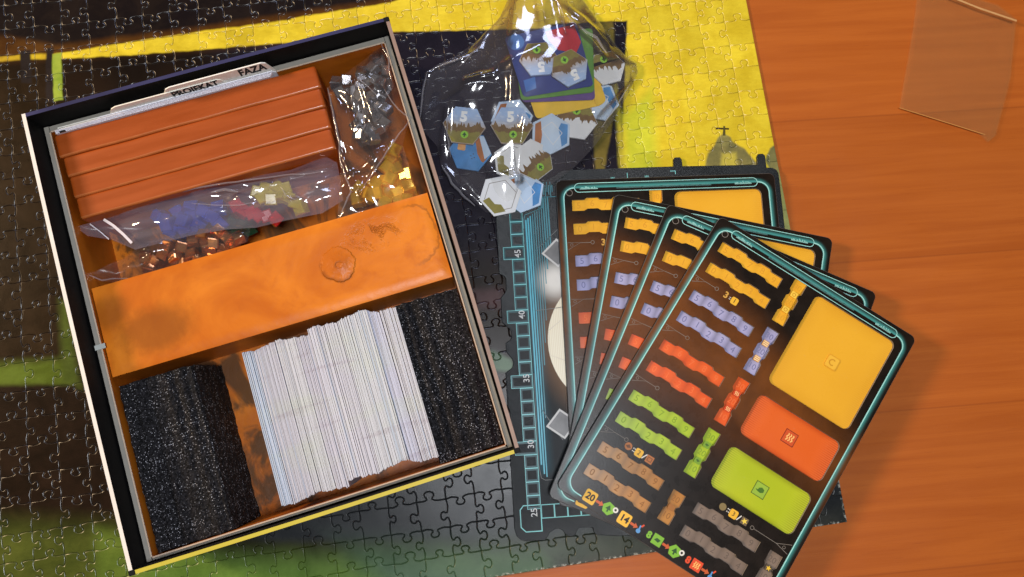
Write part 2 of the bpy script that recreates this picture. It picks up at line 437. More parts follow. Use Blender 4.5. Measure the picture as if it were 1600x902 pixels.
# ------------------------------------------------------------------ insert tray
def mars(name, dark=1.0, crater=False, smoke=False):
    g = G(name); v = g.obj()
    n1 = g.noise(v, 16, 5, .55, .8); n2 = g.noise(v, 70, 5, .6, .3); n3 = g.noise(v, 7, 2)
    c = g.mix(g.ramp(n1, .32, .68), tuple(x * dark for x in (.52, .125, .009)), tuple(x * dark for x in (.74, .225, .018)))
    c = g.mix(g.math('MULTIPLY', g.ramp(n2, .55, .72), .35), c, tuple(x * dark for x in (.46, .105, .010)))
    if smoke:
        sm = g.ramp(g.noise(g.map(v, (1, .6, 1), loc=(.3, .1, 0)), 38, 4, .6, 1.0), .46, .60)
        c = g.mix(g.math('MULTIPLY', sm, .85), c, (.045, .028, .012))
    h = g.math('MULTIPLY', n2, .25)
    if crater:
        # soft darker patches towards the left end of the block
        s = g.sep(v)
        def rad(cx, cy, sx, sy):
            a = g.math('DIVIDE', g.math('SUBTRACT', s[0], cx), sx); b = g.math('DIVIDE', g.math('SUBTRACT', s[1], cy), sy)
            r = g.math('SQRT', g.math('ADD', g.math('MULTIPLY', a, a), g.math('MULTIPLY', b, b)))
            return g.math('ADD', r, g.math('MULTIPLY_ADD', g.noise(v, 150, 4, .6), .46, -.23))
        f = g.math('SUBTRACT', 1, g.ramp(rad(-.073, -.006, .026, .017), .45, 1.1))
        c = g.mix(g.math('MULTIPLY', f, .62), c, (.20, .062, .008))
        f = g.math('SUBTRACT', 1, g.ramp(rad(-.098, .012, .016, .012), .45, 1.1))
        c = g.mix(g.math('MULTIPLY', f, .5), c, (.22, .07, .009))
        r = rad(.040, .001, .0105, .0105)
        cone = g.math('SUBTRACT', 1, g.ramp(r, .0, 1.0))
        cald = g.math('SUBTRACT', 1, g.ramp(r, .05, .22))
        scarp = g.math('SUBTRACT', 1, g.ramp(r, .94, 1.04))
        h = g.math('ADD', h, g.math('MULTIPLY', cone, 1.0)); h = g.math('SUBTRACT', h, g.math('MULTIPLY', cald, .5))
        h = g.math('ADD', h, g.math('MULTIPLY', scarp, .55))
        ring = g.math('MULTIPLY', g.ramp(r, .74, .98), g.math('SUBTRACT', 1, g.ramp(r, 1.0, 1.14)))
        ring = g.math('MULTIPLY', ring, g.ramp(g.math('ADD', g.math('MULTIPLY', g.noise(v, 130, 3), .9), g.math('MULTIPLY', g.math('ADD', g.math('SUBTRACT', s[0], .040), g.math('MULTIPLY', s[1], 1.6)), -18.0)), .38, .62))
        c = g.mix(g.math('MULTIPLY', ring, .72), c, (.25, .062, .007))
        c = g.mix(g.math('MULTIPLY', g.math('MULTIPLY', g.ramp(r, .10, .17), g.math('SUBTRACT', 1, g.ramp(r, .2, .28))), .5), c, (.25, .065, .008))
        c = g.mix(g.math('MULTIPLY', g.math('SUBTRACT', 1, g.ramp(r, .2, 1.05)), .55), c, (.44, .105, .010))
        fr = g.math('SUBTRACT', 1, g.ramp(rad(.066, .012, .022, .0125), .35, 1.05))
        fn = g.n('TexVoronoi', feature='DISTANCE_TO_EDGE'); g.put(fn.inputs['Vector'], g.map(v, (1, 2.0, 1), (0, 0, .6))); fn.inputs['Scale'].default_value = 520
        fo = g.math('MULTIPLY', g.math('SUBTRACT', 1, g.ramp(fn.outputs[0], .02, .22)), g.ramp(g.noise(v, 85, 4, .6, 1.0), .44, .58))
        h = g.math('SUBTRACT', h, g.math('MULTIPLY', g.math('MULTIPLY', fo, fr), .35))
        c = g.mix(g.math('MULTIPLY', g.math('MULTIPLY', fo, fr), .6), c, (.30, .075, .008))
        r2 = rad(.088, .006, .016, .019)
        crack = g.math('MULTIPLY', g.ramp(r2, .90, .97), g.math('SUBTRACT', 1, g.ramp(r2, .99, 1.06)))
        crack = g.math('MULTIPLY', crack, g.ramp(s[0], .082, .094))
        c = g.mix(g.math('MULTIPLY', crack, .7), c, (.36, .11, .015))
        vo = g.n('TexVoronoi'); g.put(vo.inputs['Vector'], v); vo.inputs['Scale'].default_value = 95
        pit = g.math('MULTIPLY', g.math('SUBTRACT', 1, g.ramp(vo.outputs[0], .04, .16)), g.ramp(n3, .48, .6))
        h = g.math('SUBTRACT', h, g.math('MULTIPLY', pit, .35))
    nm = g.bump(h, .8, .0016)
    return g.fin(g.bsdf(c, .34, .22, normal=nm))
tray_orange = mars('tray_print', .85)
floor_print = mars('floor_print', .8, False, True)
block_orange = mars('divider_print', 1.0, True)
grey_card = plain((.27, .255, .22), .8, .2, scale=200, bump=.1)
cut_edge = plain((.52, .40, .30), .7, .2, scale=200)
TB = BZ + .0022
tray = empty('insert_tray', (BOXC.x, BOXC.y, TB), BA)
tag(tray, 'orange planet printed cardboard insert with grey rim inside the game box', 'insert tray')
ZT = .0555 - TB                                      # level of the tray's upper rim, in the tray's frame
XI, YI, YT = .1055, .1325, .1300
OX, OY = HW - WT - .0006, HL - WT - .0006
mb = MB(); mb.box(-XI, XI, -YI, YT, 0, .0018); mb.build('floor', floor_print, tray)
for x0, x1, y0, y1, s in ((-XI - .0008, -XI, -YI, YT, 0), (XI, XI + .0008, -YI, YT, 0), (-XI, XI, YT, YT + .0008, 0), (-XI, XI, -YI - .0008, -YI, 0)):
    mb = MB(); mb.box(x0, x1, y0, y1, .0019, ZT - .0001)
    o = mb.build('wall', tray_orange, tray)
    m2 = MB(); m2.box(x0, x1, y0, y1, ZT, ZT + .0005); m2.build('cut_edge', cut_edge, o)
for x0, x1, y0, y1, dz in ((-OX, -XI - .0009, -OY, OY, 0), (XI + .0009, OX, -OY, OY, -.0003), (-XI - .0009, XI + .0009, YT + .0009, OY, -.0004), (-XI - .0009, XI + .0009, -OY, -YI - .0009, -.0005)):
    mb = MB(); mb.box(x0 + .0001, x1 - .0001, y0 + .0001, y1 - .0001, ZT - .0022, ZT - .0004 + dz, .0002); mb.build('rim_flange', grey_card, tray)
mb = MB(); mb.box(-XI - .004, -XI + .0022, -.0085, -.0055, ZT + .0007, ZT + .0010); mb.build('locking_tab', plain((.42, .45, .42), .7, .2), tray)
# raised divider block, its crown a finely faceted sheet with a gentle sag
bx0, bx1, by0, by1 = -.1046, .1043, -.0262, .0290
mb = MB(); n1, n2 = 60, 16; bt = ZT - .0006
for j in range(n2 + 1):
    for i in range(n1 + 1):
        u, t = i / n1, j / n2
        ex = min(u, 1 - u) * (bx1 - bx0); ey = min(t, 1 - t) * (by1 - by0); e = min(ex, ey)
        z = bt - .0012 * max(0, 1 - e / .0015) ** 2 - .0010 * math.sin(math.pi * u) * math.sin(math.pi * t)
        mb.v.append((bx0 + (bx1 - bx0) * u, by0 + (by1 - by0) * t, z))
for j in range(n2):
    for i in range(n1):
        a = j * (n1 + 1) + i; mb.face((a, a + 1, a + n1 + 2, a + n1 + 1))
blk = mb.build('divider_block', block_orange, tray, True)
mb = MB(); mb.box(bx0, bx1, by0, by1, .0019, bt - .0014); mb.build('side', tray_orange, blk)
BOXROT = BA
def bw(x, y, z=0): p = BOXC + bex * x + bey * y; return Vector((p.x, p.y, z))

# ------------------------------------------------------------------ orange panels standing in the upper compartment
g = G('orange_panel'); v = g.obj()
n = g.noise(g.map(v, (4, 30, 30)), 6, 4); c = g.mix(g.ramp(n, .3, .7), (.315, .058, .006), (.375, .072, .008))
scr = g.ramp(g.noise(g.map(v, (30, 900, 200)), 1, 3), .66, .74)
OR_GLINT = plain((.46, .125, .030), .25, .8, var=.3, scale=90)  # lighter orange that paints a highlight along the panels' front edges
ORP = g.fin(g.bsdf(c, g.math('MULTIPLY_ADD', n, .2, .30), .35, normal=g.bump(n, .1, .001)))
yy = .1262
pls = ['rearmost orange panel standing against the white cards in the box', 'second orange panel from the white cards in the box',
       'third orange panel from the white cards in the box', 'front orange panel of four, beside the zip bag in the box']
for k in range(4):
    th = (.0150, .0128, .0138, .0135)[k]; y1 = yy; y0 = yy - th + .0001; yy -= th
    x0 = (-.1030, -.1012, -.1005, -.0998)[k]; x1 = (.0600, .0592, .0590, .0582)[k]
    zt = (.0588, .0583, .0577, .0572)[k]; zb = TB + .0020
    hh_ = zt - zb
    prof = [(y0, 0), (y0, hh_ - .0016), (y0 + .0002, hh_ - .0008), (y0 + .0008, hh_ - .0002), (y0 + .0014, hh_), (y0 + .0020, hh_), (y0 + .006, hh_),
            (y1 - .0018, hh_), (y1 - .0012, hh_), (y1 - .0005, hh_ - .0002), (y1 - .0001, hh_ - .0006), (y1, hh_ - .0016), (y1, 0)]
    mb = MB(); ns = 26
    for i in range(ns + 1):
        t = (0, .003, .008, .016)[i] if i < 4 else (1 - (0, .003, .008, .016)[ns - i] if ns - i < 4 else .016 + .968 * (i - 3) / (ns - 6)); x = x0 + (x1 - x0) * t; rd = max(0, 1 - min(t, 1 - t) * (x1 - x0) / .0016)
        for (py, pz) in prof:
            w_ = .00035 * noise.noise(Vector((x * 40, k * 5.3, 0)))
            pz2 = pz - .0008 * rd ** 2 * (pz > .01) + (.0003 * noise.noise(Vector((x * 25, py * 60, k))) if pz > .01 else 0)
            cy = (y0 + y1) / 2
            mb.v.append((x, cy + (py - cy) * (1 - .05 * rd ** 2) + w_, pz2))
    m_ = len(prof)
    for i in range(ns):
        for j in range(m_ - 1):
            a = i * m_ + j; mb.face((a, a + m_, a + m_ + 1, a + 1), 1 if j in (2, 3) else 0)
    mb.face(tuple(range(m_))); mb.face(tuple(reversed(range(ns * m_, ns * m_ + m_))))
    o = mb.build('orange_panel', [ORP, OR_GLINT], None, True, (BOXC.x, BOXC.y, zb), BA)
    tag(o, pls[k], 'panel', 'orange panels side by side in the box')

# ------------------------------------------------------------------ white cards and tabbed dividers behind the panels
card_white = plain((.82, .82, .90), .45, .4, var=.05)
card_cream = plain((.90, .88, .80), .5, .4, var=.06)
ink = plain((.012, .012, .012), .5, .3)
def leaning_card(x0, x1, ybase, tabs, lean, length, mt, label, cat, name, words=()):
    # a card standing on its long edge: local x along the box, local y up the card's own face
    o = empty(name, bw(0, ybase, .0)[:], 0)
    p = bw(0, ybase, 0)
    pts = [(x0, 0), (x1, 0)]
    top = []
    for tx, ty in tabs: top.append((tx, ty))
    pts += list(reversed(top))
    mb = MB(); mb.prism(pts, -.00035, .00035)
    o2 = mb.build('sheet', mt, o)
    for wd, sz, wx, wy in words:
        t_o = text('lettering', wd, sz, ink, o, wx, wy, .00042, 0, .00028); t_o.scale = (1, 1.5, 1)
    o.matrix_world = Matrix.Translation((p.x, p.y, length)) @ Matrix.Rotation(BA, 4, 'Z') @ Matrix.Rotation(lean, 4, 'X')
    tag(o, label, cat); return o
LEAN = R_(87.5)
ZB = .030
leaning_card(-.1000, .0358, .1291, [(-.1000, .0285), (-.0350, .0285), (-.0290, .0398), (-.0262, .0410), (.0300, .0410), (.0325, .0395), (.0358, .0285)], LEAN, ZB,
             card_cream, 'cream divider card reading FAZA at the back of the box', 'divider card', 'divider_card', [('FAZA', .0068, .0232, .0358)])
leaning_card(-.1000, .0358, .1285, [(-.1000, .0270), (-.0690, .0270), (-.0640, .0352), (-.0610, .0366), (.0010, .0366), (.0030, .0352), (.0060, .0270), (.0358, .0270)], LEAN, ZB,
             card_cream, 'cream divider card reading PROJEKAT in front of the FAZA card', 'divider card', 'divider_card', [('PROJEKAT', .0062, -.0135, .0328)])
leaning_card(-.1000, .0358, .1279, [(-.1000, .0255), (-.0780, .0255), (-.0755, .0296), (-.0735, .0304), (.0335, .0304), (.0358, .0280)], LEAN, ZB,
             card_white, 'plain white card with low tab just in front of the PROJEKAT card', 'card', 'divider_card')
dk = empty('white_card_pack', (BOXC.x, BOXC.y, TB + .0019), BA)
tag(dk, 'thin pack of white cards with a black corner mark behind the orange panels', 'cards')
for k in range(4):
    mb = MB(); y = .12630 + k * .00038
    mb.box(-.1012 + k * .0002, .0320 + k * .0006, y, y + .00034, 0, .0580 + k * .0006 - TB); mb.build('card', card_white, dk)
mb = MB(); mb.box(-.0985, -.0950, .1261, .1270, .0582 - TB, .0588 - TB); mb.build('black_mark', ink, dk)

# ------------------------------------------------------------------ foam blocks
g = G('black_foam'); v = g.obj()
vo = g.n('TexVoronoi'); g.put(vo.inputs['Vector'], v); vo.inputs['Scale'].default_value = 1150
rv = g.sep(vo.outputs['Color'])
spk = g.math('MULTIPLY', g.math('LESS_THAN', vo.outputs['Distance'], .36), g.math('GREATER_THAN', rv[0], .50))
spk2 = g.math('MULTIPLY', spk, g.math('POWER', rv[1], 1.6))
spk2 = g.math('MULTIPLY', spk2, g.ramp(g.noise(v, 60, 3), .22, .60))
n = g.noise(v, 650, 4, .7); nb = g.noise(v, 45, 2)
c = g.mix(g.ramp(n, .35, .7), (.004, .004, .0047), (.027, .0262, .030))
pr = g.n('TexVoronoi'); g.put(pr.inputs['Vector'], v); pr.inputs['Scale'].default_value = 420
c = g.mix(g.math('MULTIPLY', g.math('SUBTRACT', 1, g.ramp(pr.outputs['Distance'], .18, .42)), .8), c, (.003, .003, .0035))
c = g.mix(spk2, c, (.58, .58, .63))  # pale specks put the glints of the foam cells into the colour
FOAM = g.fin(g.bsdf(c, .60, .14, normal=g.bump(g.math('ADD', n, g.math('MULTIPLY', spk, .5)), .9, .0015)))
def foam(name, prof, y0, y1, label, seed):
    mb = MB(); ny = 110; xs = []
    for (xa, za), (xb, zb_) in zip(prof, prof[1:]):
        k = max(1, int(math.hypot(xb - xa, zb_ - za) / .0011))
        xs += [(xa + (xb - xa) * i / k, za + (zb_ - za) * i / k) for i in range(k)]
    xs.append(prof[-1]); m_ = len(xs)
    for j in range(ny + 1):
        y = y0 + (y1 - y0) * j / ny
        for i, (x, z) in enumerate(xs):
            e = noise.noise(Vector((x * 190, y * 18, seed))) * .0018 + .0008 * math.sin(x * 720 + 1.2 * noise.noise(Vector((0, y * 25, seed)))) + noise.noise(Vector((x * 700, y * 700, seed))) * .0006
            e2 = noise.noise(Vector((z * 300, y * 240, seed + 9))) * .0006
            yy_ = y + noise.noise(Vector((x * 260, z * 260, seed + j))) * (.0008 if j in (0, ny) else 0)
            mb.v.append((x + e2, yy_, z + (e if z > .008 else 0)))
    for j in range(ny):
        for i in range(m_ - 1):
            a = j * m_ + i; mb.face((a, a + m_, a + m_ + 1, a + 1))
    mb.face(tuple(range(m_))); mb.face(tuple(reversed(range(ny * m_, ny * m_ + m_))))
    o = mb.build(name, FOAM, None, False, (BOXC.x, BOXC.y, TB + .0019), BA)
    return tag(o, label, 'foam block')
fz = .0505 - TB - .0019
foam('foam_block', [(-.1043, 0), (-.1043, fz - .001), (-.1030, fz), (-.0640, fz), (-.0612, fz - .0008), (-.0598, fz - .003), (-.0588, fz - .012), (-.0578, fz - .022), (-.0570, fz - .034), (-.0565, 0)], -.1318, -.0320,
     'rough speckled black foam block at the left of the standing cards', 1.3)
foam('foam_block', [(.0652, 0), (.0652, fz - .001), (.0660, fz), (.1035, fz - .0004), (.1046, fz - .0014), (.1046, 0)], -.1316, -.0330,
     'flat speckled black foam block at the right of the standing cards', 6.1)

# ------------------------------------------------------------------ deck of standing cards
g = G('card_edges'); v = g.n('NewGeometry').outputs['Position']; r = g.rand()
vr = g.map(v, (1, 1, 1), (0, 0, -BA))
bl_ = g.noise(g.map(vr, (14, 40, 1)), 1.6, 3); b2 = g.noise(g.map(vr, (16, 150, 1), loc=(2, 3, 0)), 1.2, 3, .5, .6)
c = g.mix(g.ramp(bl_, .45, .7), (.555, .56, .625), (.55, .575, .585))
c = g.mix(g.math('MULTIPLY', g.ramp(b2, .58, .72), .55), c, (.42, .39, .45))
wn = g.n('TexWhiteNoise', noise_dimensions='1D'); g.put(wn.inputs['W'], g.math('MULTIPLY', r, 97.0))
c = g.mix(g.math('GREATER_THAN', r, .88), c, (.43, .48, .58))
c = g.mix(1.0, c, g.math('MULTIPLY_ADD', wn.outputs[0], .15, .90), 'MULTIPLY')
fib = g.noise(g.map(vr, (2500, 90, 1)), 1, 2)
c = g.mix(1.0, c, g.math('MULTIPLY_ADD', fib, .1, .95), 'MULTIPLY')
CARD_C = c; CARD_G = g; CARD_E = g.fin(g.bsdf(c, .65, .25))
deck = empty('card_deck', (BOXC.x, BOXC.y, TB + .0019), BA)
tag(deck, 'thick deck of white cards standing on edge between the two foam blocks', 'cards')
CH = .0535 - TB
mb = MB(); t_ = .00050; mb.box(-t_ / 2, t_ / 2, -.0466, .0466, 0, CH - .0019, .00008)
def card_variant(tint):
    m_ = CARD_E.copy(); nt = m_.node_tree; p_ = [q for q in nt.nodes if q.type == 'BSDF_PRINCIPLED'][0]; sk = p_.inputs['Base Color'].links[0].from_socket
    mx_ = nt.nodes.new('ShaderNodeMix'); mx_.data_type = 'RGBA'; mx_.blend_type = 'MULTIPLY'; mx_.inputs[0].default_value = 1.0; mx_.inputs[7].default_value = (*tint, 1)
    nt.links.new(sk, mx_.inputs[6]); nt.links.new(mx_.outputs[2], p_.inputs['Base Color'])
    return mesh('card', mb.v, mb.f, m_)
groups_ = [(-.0215, card_variant((.90, 1.0, 1.08)), .996), (-.0085, card_variant((.98, .97, .98)), .990), (.0035, card_variant((1.0, 1.01, .98)), .985), (.0113, card_variant((.97, .95, .98)), .980), (.0300, card_variant((1.06, 1.05, 1.06)), 1.012), (.0475, card_variant((1.06, 1.08, 1.04)), 1.018), (.0545, card_variant((.98, 1.0, 1.08)), 1.0), (.1, card_variant((1.06, 1.05, 1.03)), 1.022)]
x = -.0272; rc = random.Random(12); wk = 0; wz = 0
def prof_y(x):
    P = [(-.0275, -.0808), (-.018, -.0816), (-.006, -.0800), (.004, -.0808), (.0112, -.0822), (.0118, -.0788), (.030, -.0795), (.040, -.0785), (.048, -.0775), (.052, -.0792), (.0535, -.0806), (.064, -.0806)]
    for (a, b), (c_, d) in zip(P, P[1:]):
        if x <= c_: return b + (d - b) * (x - a) / (c_ - a)
    return P[-1][1]
while x < .0640:
    wk = wk * .94 + rc.uniform(-.00045, .00045); wz = wz * .93 + rc.uniform(-.00012, .00012)
    gi = [q for q in groups_ if x <= q[0]][0]
    o = link('card', gi[1], deck, (x, prof_y(x) + wk + rc.uniform(-.0002, .0002), 0))
    o.rotation_euler = (rc.uniform(-.003, .003), R_(-2.0 + 4 * (x + .027) / .09) + rc.uniform(-.004, .004), rc.uniform(-.003, .003)); o.scale = (1, 1, gi[2] + wz * 9)
    x += .00050 if rc.random() > .04 else .00062
    if gi is not [q for q in groups_ if x <= q[0]][0]: x += .0004

# ------------------------------------------------------------------ mini cubes in the bags
def cube_mesh(s, mt, b=.10):
    mb = MB(); h = s / 2; q = h * (1 - b * 2)
    for z, k in ((-h, q), (-q, h), (q, h), (h, q)):
        mb.v += [(-k, -k, z), (k, -k, z), (k, k, z), (-k, k, z)]
    for L in range(3):
        for i in range(4):
            j = (i + 1) % 4; mb.face((L * 4 + i, L * 4 + j, L * 4 + 4 + j, L * 4 + 4 + i))
    mb.face((12, 13, 14, 15)); mb.face((3, 2, 1, 0))
    return mesh('mini_cube', mb.v, mb.f, mt)
copper = plain((.62, .27, .11), .20, .6, .82, var=.25, scale=300)
silver = plain((.36, .355, .38), .22, .6, .80, var=.3, scale=300)
gold = plain((.86, .50, .035), .22, .6, .45, var=.2, scale=300)
def clear(col):
    g = G('tinted_plastic'); 
    return g.fin(g.bsdf(col, .18, .6, trans=.35, coat=.4))
pl_blue = clear((.05, .11, .62)); pl_red = clear((.75, .03, .03)); pl_yel = clear((.80, .66, .02)); pl_green = clear((.03, .10, .05))
rq = random.Random(5)
def cubes(pts, s, mt, label, group):
    me = cube_mesh(s, mt)
    for x, y, z in pts:
        o = link('mini_cube', me); p = bw(x, y, z); o.location = p
        o.rotation_euler = (rq.uniform(-.5, .5), rq.uniform(-.5, .5), rq.uniform(0, 1.57))
        tag(o, label, 'cube', group)
def pack(px_pts, z, jz=.002):
    out = []
    for px, py in px_pts:
        zz = z + rq.uniform(-jz, jz); q = bl(px, py, zz); out.append((q[0], q[1], zz))
    return out
CO = [(285, 385), (302, 377), (322, 384), (318, 368), (340, 362), (334, 380), (350, 392), (300, 398), (274, 402), (256, 396), (262, 384), (242, 408), (228, 402), (364, 384), (372, 372), (286, 412), (330, 398), (234, 418), (356, 372), (310, 408)]
cubes(pack(CO, .041), .0066, copper, 'small shiny copper cube in the clear bag against the divider block', 'copper cubes in the small clear bag')
cubes(pack([(250, 338), (262, 350), (278, 330), (288, 346), (300, 336), (312, 350), (318, 328), (330, 340), (342, 326), (346, 350), (296, 322), (270, 362), (290, 360), (306, 364)], .034, .003), .0080, pl_blue, 'blue plastic cube seen through the zip bag', 'blue cubes in the zip bag')
cubes(pack([(368, 322), (380, 330), (392, 334), (404, 336), (416, 338), (430, 342)], .038), .0075, pl_red, 'red plastic cube seen through the zip bag', 'red cubes in the zip bag')
cubes(pack([(402, 300), (414, 296), (426, 302), (438, 306), (450, 310), (462, 316), (410, 310), (434, 294), (470, 326), (446, 296), (424, 312)], .037), .0075, pl_yel, 'lemon yellow plastic cube in the zip bag', 'yellow cubes in the zip bag')
cubes(pack([(352, 356), (364, 350), (378, 352), (390, 356), (372, 362)], .034), .0075, pl_green, 'dark green plastic cube seen through the zip bag', 'green cubes in the zip bag')
SI = [(526, 130), (542, 126), (532, 146), (549, 142), (562, 150), (548, 158), (558, 168), (572, 160), (583, 152), (590, 166), (575, 174), (564, 184), (582, 188), (594, 180), (603, 172), (558, 198), (572, 204), (588, 202), (600, 194), (568, 218), (584, 216), (562, 138), (575, 126), (566, 114), (582, 108), (594, 98), (604, 112), (596, 132), (588, 124), (606, 134), (586, 92), (598, 150), (562, 210)]
cubes(pack(SI, .0445, .0055), .0068, silver, 'dull silver cube in the clear bag at the corner of the box', 'silver cubes in the corner bag')
GO = [(614, 250), (604, 262), (620, 266), (632, 272), (612, 280), (626, 286), (600, 286), (638, 294), (622, 300), (606, 302), (640, 312), (590, 302), (576, 306), (624, 316), (564, 296), (560, 312), (600, 318), (586, 290), (616, 236), (644, 326), (628, 330), (612, 332)]
cubes(pack(GO, .032, .003), .0084, gold, 'golden yellow cube beside the divider block in the corner bag', 'gold cubes in the corner bag')

# ------------------------------------------------------------------ clear plastic bags
def film(name, milk, tint, rough=.06, wr=.25, wscale=60, refl=1.0):
    g = G(name); v = g.obj()
    n = g.noise(v, wscale, 2, .5, .8)
    nm = g.bump(n, wr, .004)
    p = g.bsdf(tint, .5, .2, normal=nm)
    gl = g.n('BsdfGlossy'); g.put(gl.inputs['Color'], (1, 1, 1, 1)); gl.inputs['Roughness'].default_value = rough; g.put(gl.inputs['Normal'], nm)
    fr = g.n('Fresnel'); fr.inputs['IOR'].default_value = 1.5; g.put(fr.inputs['Normal'], nm)
    tr = g.n('BsdfTransparent'); g.put(tr.inputs[0], (.985, .985, .985, 1))
    m1 = g.n('MixShader'); g.put(m1.inputs[0], milk); g.put(m1.inputs[1], tr.outputs[0]); g.put(m1.inputs[2], p)
    m2 = g.n('MixShader'); g.put(m2.inputs[0], g.math('MULTIPLY', fr.outputs[0], refl, clamp=True)); g.put(m2.inputs[1], m1.outputs[0]); g.put(m2.inputs[2], gl.outputs[0])
    return g.fin(m2.outputs[0])
film_tile = film('tile_bag_film', .034, (.78, .72, .88), .11, .04, 25, 2.2)
film_streak = film('streak_film', .16, (.85, .82, .90), .10, .04, 25, 2.5)  # whiter film for the ridges that draw in highlight streaks
film_corner = film('corner_bag_film', .028, (.80, .70, .70), .10, .04, 30, 2.0)
film_clear = film('clear_film', .020, (.80, .78, .86), .05, .06, 30, 1.5)
film_low = film('clear_film_underside', .006, (.80, .78, .86), .2, .1, 40, .3)
film_zip = film('zip_bag_film', .15, (.62, .56, .72), .10, .06, 30, 2.2)
film_flat = film('flat_film', .050, (.85, .55, .22), .25, .1, 30, .3)
def segd(p, a, b):
    ab = b - a; t = max(0, min(1, (p - a).dot(ab) / max(ab.length_squared, 1e-12))); return (p - a - ab * t).length
def seg_dist(x, y, a):
    ax, ay, dx, dy, l2 = a[:5]; t = ((x - ax) * dx + (y - ay) * dy) / l2; t = 0 if t < 0 else (1 if t > 1 else t)
    return math.hypot(x - ax - dx * t, y - ay - dy * t)
def sheet(name, outline_xy, zfun, step, mt, parent, seed, creases=(), edge_drop=None, rough=.0):
    ol = [Vector(p[:2]) for p in outline_xy]
    segs = [(a.x, a.y, b.x - a.x, b.y - a.y, max((b - a).length_squared, 1e-12)) for a, b in zip(ol, ol[1:] + ol[:1])]
    cs = [(a[0], a[1], b[0] - a[0], b[1] - a[1], max((Vector(b) - Vector(a)).length_squared, 1e-12), wd, hh, k * 3.7) for k, (a, b, wd, hh) in enumerate(creases)]
    rs = []
    for a, b in zip(ol, ol[1:] + ol[:1]):
        k = max(1, int((b - a).length / step)); rs += [a + (b - a) * i / k for i in range(k)]
    xs = [p.x for p in rs]; ys = [p.y for p in rs]; rr = random.Random(seed)
    pl = [tuple(p) for p in ol]; pts = list(rs); y = min(ys); row = 0
    while y < max(ys):
        x = min(xs) + (row % 2) * step / 2
        while x < max(xs):
            q = (x + rr.uniform(-.2, .2) * step, y + rr.uniform(-.2, .2) * step)
            if inpoly(q, pl) and min(seg_dist(q[0], q[1], e) for e in segs) > step * .55: pts.append(Vector(q))
            x += step
        y += step * .866; row += 1
    n = len(rs)
    res = delaunay_2d_cdt(pts, [(i, (i + 1) % n) for i in range(n)], [], 1, 1e-7)
    V = []
    for q in res[0]:
        d = min(seg_dist(q.x, q.y, e) for e in segs)
        z = zfun(q, d); fade = 1 - math.exp(-d / .004)
        wx_ = q.x + .0010 * noise.noise(Vector((q.x * 60, q.y * 60, seed + .5))); wy_ = q.y + .0010 * noise.noise(Vector((q.x * 60, q.y * 60, seed + 7.5)))
        for e in cs:
            dd = seg_dist(wx_, wy_, e) / e[5]
            if dd < 2.6: z += e[6] * (.35 + .65 * fade) * math.exp(-dd * dd)
        V.append((q.x, q.y, z + rough * noise.noise(Vector((q.x * 160, q.y * 160, seed)))))
    return link(name, mesh(name, V, [tuple(f) for f in res[2]], mt, True), parent)
def fold_streak(parent, pts, z, wd=.0013):
    """a crease ridge of film, half round in section, whitened as a highlight streak"""
    P = [U(a, b, z).to_2d() for a, b in pts]; Q = []
    for a, b in zip(P, P[1:]): Q += [a + (b - a) * i / 6 for i in range(6)]
    Q.append(P[-1]); mb = MB(); n = len(Q); K = 7
    for i, q in enumerate(Q):
        d = (Q[min(i + 1, n - 1)] - Q[max(i - 1, 0)]).normalized(); nn = Vector((-d.y, d.x)); tp = math.sin(math.pi * (.06 + .88 * i / (n - 1))) ** .6
        q = q + nn * .0008 * noise.noise(Vector((q.x * 120, q.y * 120, z)))
        for k in range(K):
            a = math.pi * k / (K - 1); p = q + nn * math.cos(a) * wd / 2 * tp; mb.v.append((p.x, p.y, z + math.sin(a) * wd * .55 * tp))
    for i in range(n - 1):
        for k in range(K - 1): mb.face((i * K + k, i * K + k + 1, (i + 1) * K + k + 1, (i + 1) * K + k))
    return mb.build('fold_streak', film_streak, parent, True)
def pxl(pts, z): return [U(a, b, z).to_2d() for a, b in pts]
def rcreases(ol, k, wd, hh, seed, lo=.012, hi=.05, ang=None, spread=.35):
    rr = random.Random(seed); xs = [p.x for p in ol]; ys = [p.y for p in ol]; out = []
    while len(out) < k:
        p = Vector((rr.uniform(min(xs), max(xs)), rr.uniform(min(ys), max(ys))))
        if not inpoly(p, ol): continue
        a = rr.uniform(0, 6.28) if ang is None else ang + rr.uniform(-spread, spread); l = rr.uniform(lo, hi); q = p + Vector((math.cos(a), math.sin(a))) * l
        out.append((p, q, wd * rr.uniform(.6, 1.5), hh * rr.uniform(.4, 1.2) * rr.choice((1, 1, -1))))
    return out
def wv(p, s, seed): return noise.noise(Vector((p.x * s, p.y * s, seed)))

# zip bag in the box
zb = empty('zip_bag', (0, 0, 0)); tag(zb, 'milky zip bag of blue, red and yellow cubes in front of the orange panels', 'plastic bag')
ol = pxl([(112, 352), (150, 340), (190, 325), (250, 304), (320, 286), (390, 272), (450, 262), (505, 240), (524, 250), (530, 280), (534, 310), (500, 330), (440, 342), (395, 353), (350, 356), (300, 364), (255, 374), (206, 388), (168, 372), (130, 366)], .052)
cr = rcreases(ol, 14, .0034, .0016, 4, .03, .08, BA + .08, .25) + [(U(165, 344, .05).to_2d(), U(206, 380, .05).to_2d(), .0014, .0016), (U(190, 330, .05).to_2d(), U(420, 282, .05).to_2d(), .0018, .0024), (U(300, 300, .05).to_2d(), U(520, 262, .05).to_2d(), .0016, .0022)]
sheet('upper_film', ol, lambda p, d: .0465 + .006 * (1 - math.exp(-d / .012)) + .0014 * wv(p, 45, 1), .0012, film_zip, zb, 3, cr, rough=.0002)
sheet('lower_film', ol, lambda p, d: .045 - .018 * (1 - math.exp(-d / .014)), .005, film_low, zb, 5)
